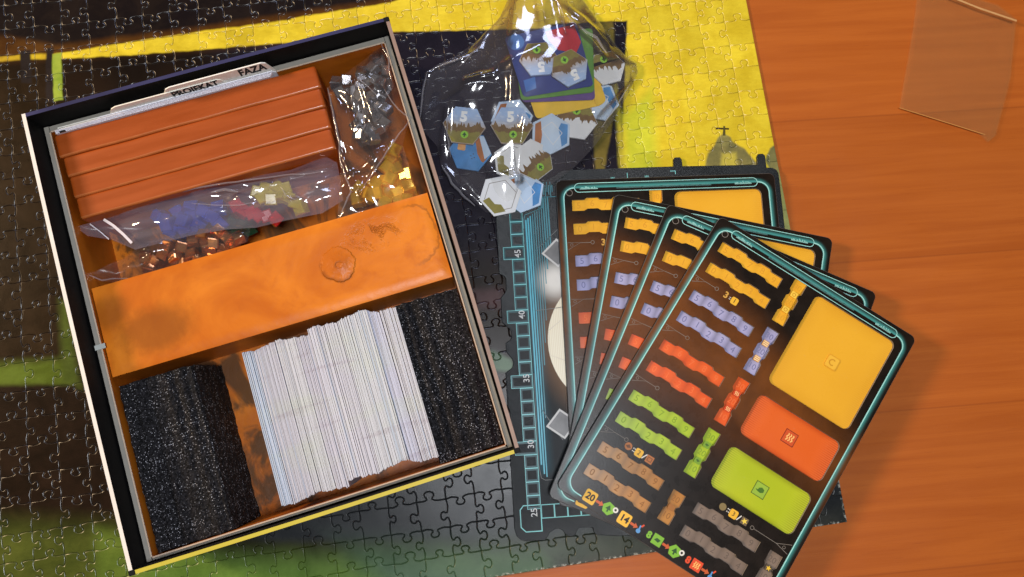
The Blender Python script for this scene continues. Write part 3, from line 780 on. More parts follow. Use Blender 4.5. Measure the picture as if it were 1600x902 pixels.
kb = empty('cube_bag', (0, 0, 0)); tag(kb, 'small clear bag of copper cubes squeezed against the divider block', 'plastic bag')
ol2 = pxl([(132, 428), (156, 438), (180, 441), (205, 434), (270, 412), (330, 397), (384, 376), (388, 356), (340, 352), (262, 366), (215, 380), (190, 402), (160, 414)], .048)
sheet('upper_film', ol2, lambda p, d: .0440 + .0045 * (1 - math.exp(-d / .010)) + .0016 * wv(p, 80, 3), .0012, film_clear, kb, 23, rcreases(ol2, 9, .0026, .0014, 14, .015, .05, BA + .15, .4), rough=.0003)
sheet('lower_film', ol2, lambda p, d: .043 - .014 * (1 - math.exp(-d / .010)), .005, film_low, kb, 25)
mb = MB(); mb.line([U(162, 343, .053), U(176, 352, .0535), U(192, 366, .0535), U(206, 380, .053)], .0016, .0530); mb.line([U(140, 350, .053), U(156, 362, .0535), U(170, 374, .053)], .0006, .0528)
mb.build('zip_strip', plain((.72, .66, .70), .35, .5), zb)

# corner bag with the silver and gold cubes
cb = empty('corner_bag', (0, 0, 0)); tag(cb, 'crumpled clear bag of silver and gold cubes in the box corner', 'plastic bag')
ol = pxl([(508, 132), (540, 108), (570, 86), (596, 64), (607, 66), (612, 92), (618, 130), (634, 160), (642, 182), (634, 200), (628, 222), (640, 262), (652, 304), (640, 318), (590, 330), (556, 338), (524, 344), (528, 300), (530, 262), (522, 210), (514, 170)], .054)
cr = rcreases(ol, 12, .0034, .0018, 8, .03, .07, BA + 1.85, .35)
for a, b in (((513, 140), (532, 250)), ((548, 125), (556, 200)), ((540, 250), (575, 320)), ((556, 112), (590, 196)), ((640, 186), (566, 300)), ((594, 70), (612, 128)), ((532, 290), (600, 236))):
    cr.append((U(*a, .054).to_2d(), U(*b, .054).to_2d(), .0022, .0024))
sheet('upper_film', ol, lambda p, d: .0490 + .0055 * (1 - math.exp(-d / .010)) + .0018 * wv(p, 45, 4), .0012, film_corner, cb, 6, cr, rough=.0002)
sheet('lower_film', ol, lambda p, d: .047 - .022 * (1 - math.exp(-d / .012)), .005, film_low, cb, 7)

for pts, z, wd in (([(513, 138), (520, 175), (530, 222), (533, 262)], .0560, .0014), ([(548, 160), (555, 128), (562, 124), (590, 150)], .0575, .0010), ([(596, 66), (606, 92), (612, 126)], .0565, .0012), ([(642, 186), (620, 216), (600, 244), (570, 290)], .0575, .0012),
                   ([(534, 256), (548, 300), (530, 340)], .0560, .0012), ([(566, 172), (570, 196), (560, 214)], .0575, .0009), ([(600, 140), (622, 172), (640, 184)], .0570, .0010)):
    fold_streak(cb, pts, z, wd)
for pts, z, wd in (([(190, 326), (260, 304), (340, 288), (430, 276), (510, 268)], .0555, .0012), ([(330, 300), (352, 296), (372, 300)], .0560, .0020), ([(438, 292), (446, 306), (462, 312)], .0565, .0010), ([(132, 428), (160, 437), (200, 434)], .0505, .0011), ([(300, 318), (360, 322), (400, 316)], .0560, .0009)):
    fold_streak(zb, pts, z, wd)

# ------------------------------------------------------------------ main game board
MO = Vector((.03643, -.07365)); MA = R_(3.46); MT = .0024
board_core = plain((.16, .14, .12), .8, .2)
g = G('board_print'); v = g.obj(); s = g.sep(v)
n = g.noise(v, 24, 4); c = g.mix(g.ramp(n, .3, .7), (.009, .0115, .0135), (.019, .0225, .0255))
# linen emboss
wl = g.n('TexWave', wave_type='BANDS', bands_direction='X'); g.put(wl.inputs[0], v); wl.inputs['Scale'].default_value = 420
w2 = g.n('TexWave', wave_type='BANDS', bands_direction='Y'); g.put(w2.inputs[0], v); w2.inputs['Scale'].default_value = 420
lin = g.math('ADD', wl.outputs['Fac'], w2.outputs['Fac'])
def halo(cx, cy, r0, r1):
    a = g.math('SUBTRACT', s[0], cx); b = g.math('SUBTRACT', s[1], cy)
    return g.math('SUBTRACT', 1, g.ramp(g.math('SQRT', g.math('ADD', g.math('MULTIPLY', a, a), g.math('MULTIPLY', b, b))), r0, r1))
c = g.mix(g.math('MULTIPLY', halo(.070, .110, .047, .069), .85), c, (.22, .115, .055))
c = g.mix(g.math('MULTIPLY', halo(.024, .152, .003, .018), .9), c, (.92, .86, .76))
tb = g.math('MULTIPLY', g.ramp(s[0], .0040, .0065), g.math('SUBTRACT', 1, g.ramp(s[0], .007, .017)))
tb = g.math('MULTIPLY', tb, g.math('MULTIPLY', g.ramp(s[1], .02, .03), g.math('SUBTRACT', 1, g.ramp(s[1], .19, .20))))
c = g.mix(g.math('MULTIPLY', tb, .4), c, (.035, .17, .22))
BOARD_M = g.fin(g.bsdf(c, .27, .28, normal=g.bump(lin, .22, .0003)))
mbd = empty('game_board', (MO.x, MO.y, PZ + .0002), MA)
tag(mbd, 'dark scoring game board with turquoise numbered track lying under the player boards', 'game board')
OUT = [(-13.8, 214), (-13.8, 158.6), (-10.2, 156.4), (-9.4, 154.6), (-9.6, 147.4), (-10.4, 145.6), (-13.6, 142), (-13.8, 125.3), (-9, 120.6), (-7.8, 118.8), (-8.0, 114.8), (-9, 113.2), (-12.2, 111.2), (-12.1, 105.4), (-8.4, 100.2), (-7.8, 97.8), (-8.6, 94.8), (-10, 93.6), (-13.4, 91.4),
       (-13.4, 70), (-12.2, 66), (-12.2, 60), (-13.6, 56), (-13.6, -9.5), (-12.6, -14), (-10, -16.8), (-6.5, -17.9), (5.8, -17.9), (8.0, -15.4), (9.2, -13.4), (11, -12.6), (13, -11.4), (15.4, -11.2), (17.6, -12.6), (18.8, -14.4), (20.8, -16.2), (23, -17), (25.2, -16.6), (26.6, -14.2), (27.6, -12.3), (29.4, -11.7), (35.6, -11.9), (37.4, -12.4), (38, -15), (39.4, -17), (51, -18.4), (64, -18.8), (100, -18.8), (182, -18.8), (187, -14),
       (187, 219.5), (185.6, 222.4), (183, 223.8), (178.8, 224.2), (178.6, 232.8), (177.4, 234.4), (174, 234.4), (172.8, 232.8), (172.6, 226.6), (119.2, 228.0), (119.0, 233), (117.8, 234.6), (114.2, 234.6), (113, 233), (112.8, 228.2), (36, 229.2), (31.8, 228.2), (29.8, 226), (20, 222), (-8, 221)]
mb = MB(); mb.prism([(a / 1e3, b / 1e3) for a, b in OUT], 0, MT, .0003); mb.build('panel', BOARD_M, mbd)
teal_line = plain((.22, .64, .64), .4, .5, var=.2, scale=60)
teal_dim = plain((.07, .27, .32), .4, .5, var=.4, scale=60)
teal_faint = plain((.022, .085, .095), .4, .4, var=.3, scale=60)
sky_teal = plain((.10, .47, .58), .4, .5, var=.3, scale=60)
pale = plain((.66, .66, .64), .45, .4, var=.1)
zt = MT + .00008
for k in range(24):                                    # track squares, one part each
    y1 = (176.6 - 8.73 * (k - 3)) / 1e3; y0 = y1 - .00873
    wide = (k - 3) % 5 == 0
    if k == 23: break
    x0 = -.0100 if wide else -.0043
    mb = MB(); mb.line([(x0, y0 + .00017), (.0043, y0 + .00017), (.0043, y1 - .00017), (x0, y1 - .00017)], .00032, zt, True)
    mb.build('track_square', teal_line, mbd)
    m2 = MB(); m2.line([(x0 + .0007, y0 + .001), (.0036, y0 + .001), (.0036, y1 - .001), (x0 + .0007, y1 - .001)], .0010, zt - .00003, True)
    m2.build('track_glow', teal_faint, mbd)
mb = MB(); mb.line([(x / 1e3, y / 1e3) for x, y in [(-9.2, -9), (-9.2, 2), (-7, 4.6), (4.3, 4.6), (4.3, -12), (-6.2, -12)]], .0006, zt, True); mb.build('track_square', teal_line, mbd)
for k in range(7):
    x0 = .0047 + k * .0087; mb = MB(); mb.line([(x0, -.0040), (x0 + .0083, -.0040), (x0 + .0083, .0044), (x0, .0044)], .0005, zt, True); mb.build('track_square', teal_line, mbd)
for k, lab in enumerate(('45', '40', '35', '30', '25')):
    text('track_number', lab, .0058, pale, mbd, (-.0002, .0, .0004, .0006, .0)[k], (.1718, .1298, .0870, .0437, .0)[k], zt + .0001, R_(90), .00005)
# turquoise hatching beside the track
for k in range(12):
    x = .0066 + k * .0016; y1 = (195 + k * 1.35 if k < 7 else 211 - .0 * k) / 1e3; y0 = (30, 24, 22, 60, 95, 110, 125, 150, 160, 168, 175, 180)[k] / 1e3
    wd = (.0010, .0009, .0007, .0006, .0006, .0005, .0005, .0006, .0009, .0009, .0009, .0009)[k]
    if k == 11: continue
    mb = MB(); mb.line([(x, y0), (x, y1)], wd, zt); mb.build('hatch_line', sky_teal if k < 3 else teal_dim, mbd)
mb = MB(); mb.line([(.0048, .189), (.0048, .194), (.0062, .1985), (.0185, .2030), (.0185, .2085), (.0190, .2105), (.030, .2105)], .0004, zt); mb.line(circ(.0165, .2045, .0012, 14), .0003, zt, True)
for k in range(7): mb.line([(.007 + .001 * (k % 3), .2125 + k * .0021), (.015 + .0012 * (k % 2), .2125 + k * .0021)], .0004, zt)
for k in range(7): mb.line([(.019 + k * .0012, .2140 - .002 * (k % 3)), (.019 + k * .0012, .2190 + .0022 * (k % 2))], .0005, zt)
mb.build('circuit_print', teal_dim, mbd)
mb = MB(); mb.line([(.0055, .09), (.0048, .03), (.0060, .0215), (.0085, .020), (.030, .020)], .0003, zt); mb.build('thin_print', plain((.20, .20, .19), .45, .4), mbd)
for q in ([(.0095, .1320), (.030, .1335)], [(.0095, .0655), (.022, .045)], [(.0155, .1760), (.030, .189)]):
    mb = MB(); mb.line(q, .0004, zt); mb.build('thin_print', plain((.20, .20, .19), .45, .4), mbd)
# printed planet edge, window squares
g = G('planet_print'); v = g.obj(); s = g.sep(v)
st = g.n('TexWave', wave_type='BANDS', bands_direction='X'); g.put(st.inputs[0], v); st.inputs['Scale'].default_value = 260; st.inputs['Distortion'].default_value = .5
c = g.mix(g.math('MULTIPLY', st.outputs['Fac'], .45), (.93, .84, .62), (.66, .50, .26))
PLM = g.fin(g.bsdf(c, .4, .5))
mb = MB(); mb.flat(circ(.064, .1095, .0478, 64), zt); mb.build('planet_print', PLM, mbd)
for cx, cy, a in ((.0268, .1709, 41), (.0221, .0556, 47)):
    mb = MB(); q = [(cx + .0100 * math.cos(R_(t + a - 41)) , cy + .0093 * math.sin(R_(t + a - 41))) for t in (0, 90, 180, 270)]
    mb.flat(q, zt + .00006); o = mb.build('window_print', plain((.18, .175, .17), .4, .5, var=.5, scale=150), mbd)
    m2 = MB(); m2.line(q, .0013, zt + .00012, True); m2.build('frame', plain((.62, .60, .56), .4, .4), o)
mb = MB(); mb.line([(.0172, .1180), (.0172, .1015), (.029, .0965), (.036, .088)], .0007, zt + .0001); mb.line([(.0172, .1180), (.026, .1245)], .0007, zt + .0001); mb.build('thin_print', plain((.80, .70, .52), .4, .4), mbd)
mb = MB()
for k in range(2): mb.line([((58, 84)[k] / 1e3, .2205), ((76, 110)[k] / 1e3, .2205)], .0005, zt)
for k in range(3): mb.line([(.068 + .001 * k, .2210), (.068 + .001 * k, .2225)], .0004, zt); mb.line([(.092 + .001 * k, .2210), (.092 + .001 * k, .2225)], .0004, zt)
mb.line([(.0795, .2195), (.0795, .2250)], .0004, zt); mb.line([(.110, .2248), (.1135, .2248), (.1135, .2225)], .0004, zt)
mb.build('header_print', teal_line, mbd)

# ------------------------------------------------------------------ player boards
BWd, BHt, BT, BL_ = .1535, .2108, .0034, .0019
g = G('player_board_print'); v = g.obj(); s = g.sep(v)           # x right, y up; origin top left corner, y negative downwards
cx, cy, hx, hy, rr_ = .0768, -.1065, .0718, .1005, .008
ax = g.math('SUBTRACT', g.math('ABSOLUTE', g.math('SUBTRACT', s[0], cx)), hx - rr_)
ay = g.math('SUBTRACT', g.math('ABSOLUTE', g.math('SUBTRACT', s[1], cy)), hy - rr_)
mx = g.math('MAXIMUM', ax, 0); my = g.math('MAXIMUM', ay, 0)
sd = g.math('SUBTRACT', g.math('ADD', g.math('SQRT', g.math('ADD', g.math('MULTIPLY', mx, mx), g.math('MULTIPLY', my, my))), g.math('MINIMUM', g.math('MAXIMUM', ax, ay), 0)), rr_)
glow = g.math('MULTIPLY', g.ramp(sd, -.0006, .0002), g.math('POWER', g.math('SUBTRACT', 1, g.ramp(sd, -.0006, .0042)), 1.8))
btm = g.math('MULTIPLY', g.math('SUBTRACT', 1, g.ramp(s[1], -.207, -.200)), g.ramp(s[0], .010, .017))
glow = g.math('MULTIPLY', glow, g.math('SUBTRACT', 1, btm))
n = g.noise(v, 26, 5, .6, .6); n2 = g.noise(v, 120, 4)
br = g.math('MULTIPLY', g.ramp(g.math('MULTIPLY_ADD', s[0], -.35, g.math('MULTIPLY', s[1], -1)), .012, .052), g.math('SUBTRACT', 1, g.ramp(s[1], -.075, -.145) if False else g.ramp(g.math('MULTIPLY', s[1], -1), .075, .160)))
c = g.mix(g.ramp(n2, .3, .7), (.0085, .0058, .0042), (.0135, .0086, .0058))
c = g.mix(g.math('MULTIPLY', br, g.ramp(g.math('MULTIPLY_ADD', n, .5, .35), .3, .8)), c, (.21, .064, .010))
c = g.mix(g.math('MULTIPLY', glow, .95), c, (.075, .36, .34))
PB_M = g.fin(g.bsdf(c, g.math('MULTIPLY_ADD', n2, .12, .22), .17, normal=g.bump(g.noise(v, 1400, 2), .12, .0003)))
pb_line = plain((.34, .70, .64), .4, .5, var=.25, scale=50)
pb_thin = plain((.10, .26, .25), .4, .4, var=.2)
pb_grey = plain((.22, .19, .16), .45, .4)
wall_card = plain((.30, .27, .24), .8, .2, var=.3, scale=300)
def area_mat(name, c0, c1, hatch, yc, hy):
    g = G(name); v = g.obj(); s = g.sep(v)
    n = g.noise(v, 12, 2)
    c = g.mix(g.ramp(n, .1, .9), c0, c1)
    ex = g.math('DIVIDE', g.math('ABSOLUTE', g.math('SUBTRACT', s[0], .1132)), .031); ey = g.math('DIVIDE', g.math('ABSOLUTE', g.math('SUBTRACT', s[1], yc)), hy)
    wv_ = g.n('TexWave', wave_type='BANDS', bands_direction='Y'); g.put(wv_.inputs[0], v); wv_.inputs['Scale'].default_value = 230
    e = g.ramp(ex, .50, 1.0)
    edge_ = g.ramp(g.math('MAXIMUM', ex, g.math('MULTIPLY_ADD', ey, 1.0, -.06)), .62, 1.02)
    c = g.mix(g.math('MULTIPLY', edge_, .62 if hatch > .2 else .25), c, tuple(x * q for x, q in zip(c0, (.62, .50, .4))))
    c = g.mix(g.math('MULTIPLY', g.math('MULTIPLY', e, wv_.outputs['Fac']), hatch), c, tuple(min(1, x * 1.35 + .05) for x in c1))
    sc_ = g.ramp(g.noise(g.map(v, (1, 7, 1), (0, 0, .4)), 320, 3), .70, .76)
    c = g.mix(g.math('MULTIPLY', sc_, .12), c, (.8, .7, .5))
    return g.fin(g.bsdf(c, g.math('MULTIPLY_ADD', g.noise(v, 60, 3), .12, .22), .28))
COLS = {'y': ((.72, .35, .02), (.80, .42, .03)), 'b': ((.33, .32, .52), (.40, .39, .60)), 'o': ((.68, .085, .009), (.74, .115, .013)),
        'g': ((.30, .44, .012), (.38, .52, .018)), 'w': ((.40, .165, .025), (.47, .21, .035)), 's': ((.185, .135, .105), (.23, .17, .13))}
INK = {'y': (.68, .32, .018), 'b': (.17, .175, .33), 'o': (.80, .16, .035), 'g': (.20, .32, .01), 'w': (.27, .105, .015), 's': (.135, .097, .073)}
def track_mat(k, c0, c1):
    g = G('track_print'); v = g.obj(); s = g.sep(v)
    f = g.math('FRACT', g.math('DIVIDE', g.math('SUBTRACT', s[0], .0824 if k == 's' else .0105), .00936))
    b = g.math('SINE', g.math('MULTIPLY', f, math.pi)); a = {'b': .42, 's': .30, 'w': .34, 'g': .22, 'o': .20, 'y': .08}[k]
    c = g.mix(g.ramp(g.noise(v, 90, 3), .25, .75), c0, c1)
    c = g.mix(1.0, c, g.math('MULTIPLY_ADD', b, a, 1.06 - a), 'MULTIPLY')
    return g.fin(g.bsdf(c, g.math('MULTIPLY_ADD', g.noise(v, 300, 2), .10, .24), .28))
tm = {k: track_mat(k, *v) for k, v in COLS.items()}
im = {k: plain(v, .45, .4) for k, v in INK.items()}
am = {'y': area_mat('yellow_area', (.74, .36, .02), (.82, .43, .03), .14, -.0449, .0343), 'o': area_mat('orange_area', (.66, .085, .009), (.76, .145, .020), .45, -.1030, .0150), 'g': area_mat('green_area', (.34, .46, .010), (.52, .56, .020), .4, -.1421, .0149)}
mm = lambda pts: [(x / 1e3, -y / 1e3) for x, y in pts]
def strip_outline(u0, v0, cells=5, cw=9.36, h=7.9, off=1.35, ch=1.5):
    top = []; bot = []
    for k in range(cells):
        d = -off if k % 2 else 0; a = u0 + k * cw; b = a + cw
        ra, rb = (ch if k else 0), (ch if k < cells - 1 else 0)
        top += [(a + ra * .5, v0 + d), (b - rb * .5, v0 + d)]
        bot += [(a + ra * .75, v0 + h + d), (b - rb * .75, v0 + h + d)]
    return mm(top + bot[::-1])
def tens_outline(u0, v0, n):
    L = []; Rr = []
    for k in range(n):
        a = v0 + k * 11.7; b = a + 9.9
        L += [(u0 + (1.4 if k else 0), a), (u0, a + (1.6 if k else 0) + .01), (u0, b - (1.6 if k < n - 1 else 0) - .01), (u0 + (1.4 if k < n - 1 else 0), b)]
        Rr += [(u0 + 9 - (1.4 if k else 0), a), (u0 + 9, a + (1.6 if k else 0) + .01), (u0 + 9, b - (1.6 if k < n - 1 else 0) - .01), (u0 + 9 - (1.4 if k < n - 1 else 0), b)]
    return mm(L + Rr[::-1])
strips = []
V1 = {'y': 14.3, 'b': 53.0, 'o': 92.0, 'g': 131.0, 'w': 170.1}
for k, v0 in V1.items():
    strips.append((k, strip_outline(10.5, v0), 10.5, v0, '56789')); strips.append((k, strip_outline(10.5, v0 + 16.5), 10.5, v0 + 16.5, '01234'))
strips.append(('s', strip_outline(82.4, 170.1), 82.4, 170.1, '56789')); strips.append(('s', strip_outline(82.4, 186.5), 82.4, 186.5, '01234'))
tens = [(k, tens_outline(64.5, v0, 3), 64.5, v0, ('30', '20', '10')) for k, v0 in (('y', 8.9), ('b', 47.6), ('o', 86.4), ('g', 125.5))]
tens += [('w', tens_outline(65.0, 171.4, 2), 65.0, 171.4, ('20', '10')), ('s', tens_outline(136.8, 170.6, 2), 136.8, 170.6, ('20', '10'))]
areas = [('y', rrect(.0818, .1432, -.0792, -.0106, .0045), 'yellow'), ('o', rrect(.0822, .1440, -.1180, -.0880, .0045), 'orange'), ('g', rrect(.0826, .1442, -.1570, -.1272, .0045), 'green')]
outer = rrect(0, BWd, -BHt, 0, .0042, 6)
board = empty('player_board', (0, 0, 0))
mb = MB(); mb.prism(outer, 0, BL_); mb.build('lower_layer', [plain((.020, .016, .014), .5, .4)], board)
holes = [s_[1] for s_ in strips] + [t_[1] for t_ in tens] + [a_[1] for a_ in areas]
outer = ccw(outer); holes = [list(reversed(ccw(list(h)))) for h in holes]
mb = MB(); outer_in = inset(outer, .00035); loops = [outer_in] + holes
flat_ = [Vector((x, y, 0)) for l in loops for x, y in l]
tris = tessellate_polygon([[Vector((x, y, 0)) for x, y in l] for l in loops])
mb.v += [(p.x, p.y, BT) for p in flat_]
for t in tris:
    a, b, c_ = [flat_[i] for i in t]
    if (b - a).cross(c_ - a).z < 0: t = (t[0], t[2], t[1])
    mb.face(tuple(t), 0)
off = 0
for li, l in enumerate(loops):
    if li == 0:
        n_ = len(l); b0 = len(mb.v); mb.v += [(x, y, BT - .0003) for x, y in outer]; b1 = len(mb.v); mb.v += [(x, y, BL_ + .00003) for x, y in outer]
        for i in range(n_):
            j = (i + 1) % n_; mb.face((b0 + i, b0 + j, off + j, off + i), 2); mb.face((b1 + i, b1 + j, b0 + j, b0 + i), 2)
        off += n_; continue
    b0 = len(mb.v); mb.v += [(x, y, BL_ + .00003) for x, y in l]; n_ = len(l)
    for i in range(n_):
        j = (i + 1) % n_; mb.face((b0 + i, b0 + j, off + j, off + i), 1 if li else 0)
    off += n_
mb.build('top_layer', [PB_M, wall_card, plain((.075, .072, .070), .34, .7, var=.5, scale=160)], board)  # last material: paler edge ring, painting in scuffs and lit edge highlights
zi = BL_ + .00012
for k, ol_, u0, v0, digs in strips:
    mb = MB(); mb.prism(inset(ccw(ol_), .00015), BL_ + .00002, zi, .00004); o = mb.build('number_track', tm[k], board)
    for q, dgt in enumerate(digs):
        d = -1.35 if q % 2 else 0
        text('number', dgt, .0062, im[k], o, (u0 + (q + .5) * 9.36) / 1e3, -(v0 + 4.1 + d) / 1e3, zi + .00005)
for k, ol_, u0, v0, digs in tens:
    mb = MB(); mb.prism(inset(ccw(ol_), .00015), BL_ + .00002, zi, .00004); o = mb.build('tens_track', tm[k], board)
    for q, dgt in enumerate(digs): text('number', dgt, .0056, im[k], o, (u0 + 4.5) / 1e3, -(v0 + 5.0 + q * 11.7) / 1e3, zi + .00005)
    for q in range(len(digs) - 1):
        yc = -(v0 + 10.8 + q * 11.7) / 1e3; xc = (u0 + 4.5) / 1e3
        ic = {'y': (.86, .55, .06), 'b': (.62, .33, .10), 'o': (.62, .06, .01), 'g': (.18, .34, .02), 'w': (.34, .13, .02), 's': (.10, .075, .05)}[k]
        mb = MB(); mb.prism(rrect(xc - .0022, xc + .0022, yc - .0020, yc + .0020, .0006, 2), BT - .0006, BT + .0001); ic_o = mb.build('icon', plain(ic, .4, .4), board)
        if k in 'yos':
            mk = {'y': (.55, .28, .02), 'o': (.95, .6, .25), 's': (.85, .55, .04)}[k]; m2 = MB()
            if k == 'o':
                for e in (-1, 0, 1): m2.line([(xc + e * .001, yc - .0014), (xc + e * .001 + .0004, yc - .0004), (xc + e * .001 - .0002, yc + .0004), (xc + e * .001 + .0002, yc + .0014)], .0004, BT + .00018)
            elif k == 'y': m2.line(circ(xc, yc, .0011, 12), .0004, BT + .00018, True)
            else: m2.flat([(xc + (.0019 if e % 2 == 0 else .0008) * math.cos(R_(90 + 36 * e)), yc + (.0019 if e % 2 == 0 else .0008) * math.sin(R_(90 + 36 * e))) for e in range(10)], BT + .00018)
            m2.build('mark', plain(mk, .4, .4), ic_o)
        elif k == 'b':
            m2 = MB()
            for e in (-1, 0, 1): m2.line([(xc - .0018, yc + e * .0012), (xc + .0018, yc + e * .0012)], .0005, BT + .00018)
            m2.build('mark', plain((.90, .72, .45), .4, .4), ic_o)
        elif k == 'g':
            m2 = MB(); m2.flat([(xc - .0014, yc), (xc - .0004, yc + .0009), (xc + .0014, yc + .0004), (xc + .0004, yc - .0009)], BT + .00018); m2.build('mark', plain((.05, .13, .01), .4, .4), ic_o)
def waves(mbx, xc, yc, s, z):
    for e in (-1, 0, 1):
        x = xc + e * s * .55
        mbx.line([(x - s * .1, yc - s * .75), (x + s * .16, yc - s * .35), (x - s * .12, yc + s * .05), (x + s * .16, yc + s * .45), (x + s * .02, yc + s * .8)], s * .24, z)
for k, ol_, nm_ in areas:
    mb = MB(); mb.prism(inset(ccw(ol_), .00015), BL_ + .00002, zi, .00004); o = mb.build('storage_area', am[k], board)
    xc = .1132; yc = sum(p[1] for p in ol_) / len(ol_)
    if k == 'y':
        m2 = MB(); m2.prism(rrect(xc - .0046, xc + .0046, yc - .0046, yc + .0046, .0014, 3), zi + .00002, zi + .0003, .0001); m2.build('icon', plain((.70, .34, .02), .4, .4), o)
        m2 = MB(); m2.prism(rrect(xc - .0039, xc + .0039, yc - .0039, yc + .0039, .0011, 3), zi + .0003, zi + .0005, .0001); m2.build('icon', plain((.84, .47, .04), .4, .4), o)
        m2 = MB(); m2.line(arc(xc, yc, .0020, 50, 310, 12), .0008, zi + .00055); m2.build('mark', plain((.60, .28, .015), .4, .4), o)
    else:
        d = {'o': (.50, .05, .01), 'g': (.20, .32, .02)}[k]; l = {'o': (.62, .085, .015), 'g': (.30, .47, .04)}[k]
        m2 = MB(); m2.prism([(xc - .0046, yc - .0046), (xc + .0046, yc - .0046), (xc + .0046, yc + .0046), (xc - .0046, yc + .0046)], zi + .00002, zi + .00012); m2.build('icon', plain(tuple(x * .45 for x in d), .4, .4), o)
        m2 = MB(); m2.prism([(xc - .0041, yc - .0041), (xc + .0041, yc - .0041), (xc + .0041, yc + .0041), (xc - .0041, yc + .0041)], zi + .00012, zi + .0002); m2.build('icon', plain(l, .4, .4), o)
        m2 = MB()
        if k == 'o': waves(m2, xc, yc, .0032, zi + .00026); m2.build('mark', plain((.92, .52, .16), .4, .4), o)
        else:
            m2.flat([(xc - .0032, yc - .0006), (xc - .0016, yc - .0014), (xc + .0008, yc - .0018), (xc + .0026, yc - .0006), (xc + .0024, yc + .0012), (xc + .0004, yc + .0020), (xc - .0012, yc + .0010), (xc - .0016, yc - .0004)], zi + .00026); m2.build('mark', plain((.055, .15, .01), .4, .4), o)
# frame line, title capsule, little skylines, circuits
zl = BT + .00008
mb = MB()
mb.line([(.0170, -.2070)] + arc(.0130, -.1990, .008, 270, 180, 8) + [(.0050, -.0140)] + arc(.0120, -.0130, .007, 180, 90, 8) + [(.0128, -.006)], .00075, zl)
mb.build('frame_line', pb_line, board); mb = MB()
mb.line([(.1408, -.006)] + arc(.1416, -.0130, .007, 90, 0, 8) + [(.1486, -.2040)], .00075, zl)
mb.build('frame_line', pb_line, board)
mb = MB(); mb.line(arc(.0158, -.0060, .0031, 90, 270, 8) + arc(.1378, -.0060, .0031, -90, 90, 8), .00045, zl, True); mb.build('title_capsule', pb_line, board)
mb = MB(); mb.line(circ(.0090, -.0094, .0021, 18), .00038, zl, True); mb.build('ring_print', pb_grey, board)
rs_ = random.Random(21)
for x0, x1, mt_, a in ((.0165, .0285, pb_line, .0026), (.1250, .1365, pb_line, .0024), (.0420, .1080, pb_thin, .0020)):
    mb = MB(); x = x0
    while x < x1:
        h = a * (.25 + .75 * rs_.random() * (.4 + .6 * math.sin(math.pi * (x - x0) / (x1 - x0)))); b = len(mb.v)
        mb.v += [(x, -.0072, zl), (x + .00042, -.0072, zl), (x + .00042, -.0072 + h, zl), (x, -.0072 + h, zl)]; mb.face((b, b + 1, b + 2, b + 3)); x += .0007
    mb.build('skyline_print', mt_, board)
for v0 in (44.5, 83.4, 122.3, 161.4):
    mb = MB(); mb.line(mm([(6.2, v0 - .3), (14.6, v0), (6.2, v0 + 4.6)]), .0003, zl); mb.line(mm([(14.6, v0), (21.6, v0)]), .0003, zl)
    mb.line(mm(circ(8.6, v0 + 1.4, .9, 12)), .00025, zl, True); mb.line(mm(circ(23.0, v0, 1.2, 14)), .0003, zl, True); mb.build('circuit_print', pb_grey, board)
mb = MB(); mb.line(mm([(121.2, 165.4), (138, 165.4), (147.4, 161)]), .0003, zl); mb.line(mm([(138, 165.4), (147.4, 167.6)]), .0003, zl); mb.line(mm(circ(120, 165.4, 1.2, 14)), .0003, zl, True); mb.line(mm(circ(143.5, 165, .9, 12)), .00025, zl, True); mb.build('circuit_print', pb_grey, board)
ykey = plain((.82, .46, .03), .4, .4); dark_ink = plain((.02, .012, .008), .45, .4); redm = plain((.56, .10, .02), .4, .4); grn = plain((.20, .46, .03), .4, .4); dgr = plain((.02, .08, .01), .4, .4)
whit = plain((.72, .70, .64), .4, .4); brn = plain((.42, .14, .03), .4, .4); redb = plain((.72, .07, .015), .4, .4); blu = plain((.10, .30, .62), .4, .4)
def tile(x, y, s, mt_, r=.0012):
    m2 = MB(); x /= 1e3; y = -y / 1e3; s /= 2e3; m2.prism(rrect(x - s, x + s, y - s, y + s, r, 3), BT - .0002, zl); return m2.build('icon', mt_, board)
def put(body, sz, mt_, x, y, par, bold=0): return text('lettering', body, sz / 1e3, mt_, par, x / 1e3, -y / 1e3, zl + .0001, 0, bold)
put('3', 6.2, plain((.62, .34, .06), .4, .4), 30.4, 44.9, board, .0002); o = tile(37.2, 45.3, 5.0, ykey); put('1', 4.4, dark_ink, 37.2, 45.3, o)
m2 = MB(); m2.line(mm([(33.0, 44.6), (34.2, 44.6)]), .0004, zl); m2.line(mm([(33.0, 45.8), (34.2, 45.8)]), .0004, zl); m2.build('lettering', whit, board)
def arrow(x, y):
    m2 = MB(); m2.flat(mm([(x - 2.6, y - .8), (x + .4, y - .8), (x + .4, y - 1.9), (x + 3.0, y), (x + .4, y + 1.9), (x + .4, y + .8), (x - 2.6, y + .8)]), zl); m2.build('arrow_icon', redm, board)
def hexi(x, y):
    m2 = MB(); m2.flat(mm([(x + 4.3 * math.cos(R_(60 * k + 12)), y + 4.3 * math.sin(R_(60 * k + 12))) for k in range(6)]), zl); o = m2.build('icon', grn, board)
    m2 = MB(); m2.flat(mm([(x - 2, y + .6), (x, y - 2.4), (x + 2, y + .6), (x + .5, y + .6), (x + .5, y + 2.2), (x - .5, y + 2.2), (x - .5, y + .6)]), zl + .0001); m2.build('mark', dgr, o)
    m2 = MB(); m2.line(mm(circ(x + 4.4, y - 1.6, 1.3, 14)), .0010, zl + .0002, True); m2.build('ring_print', whit, o)
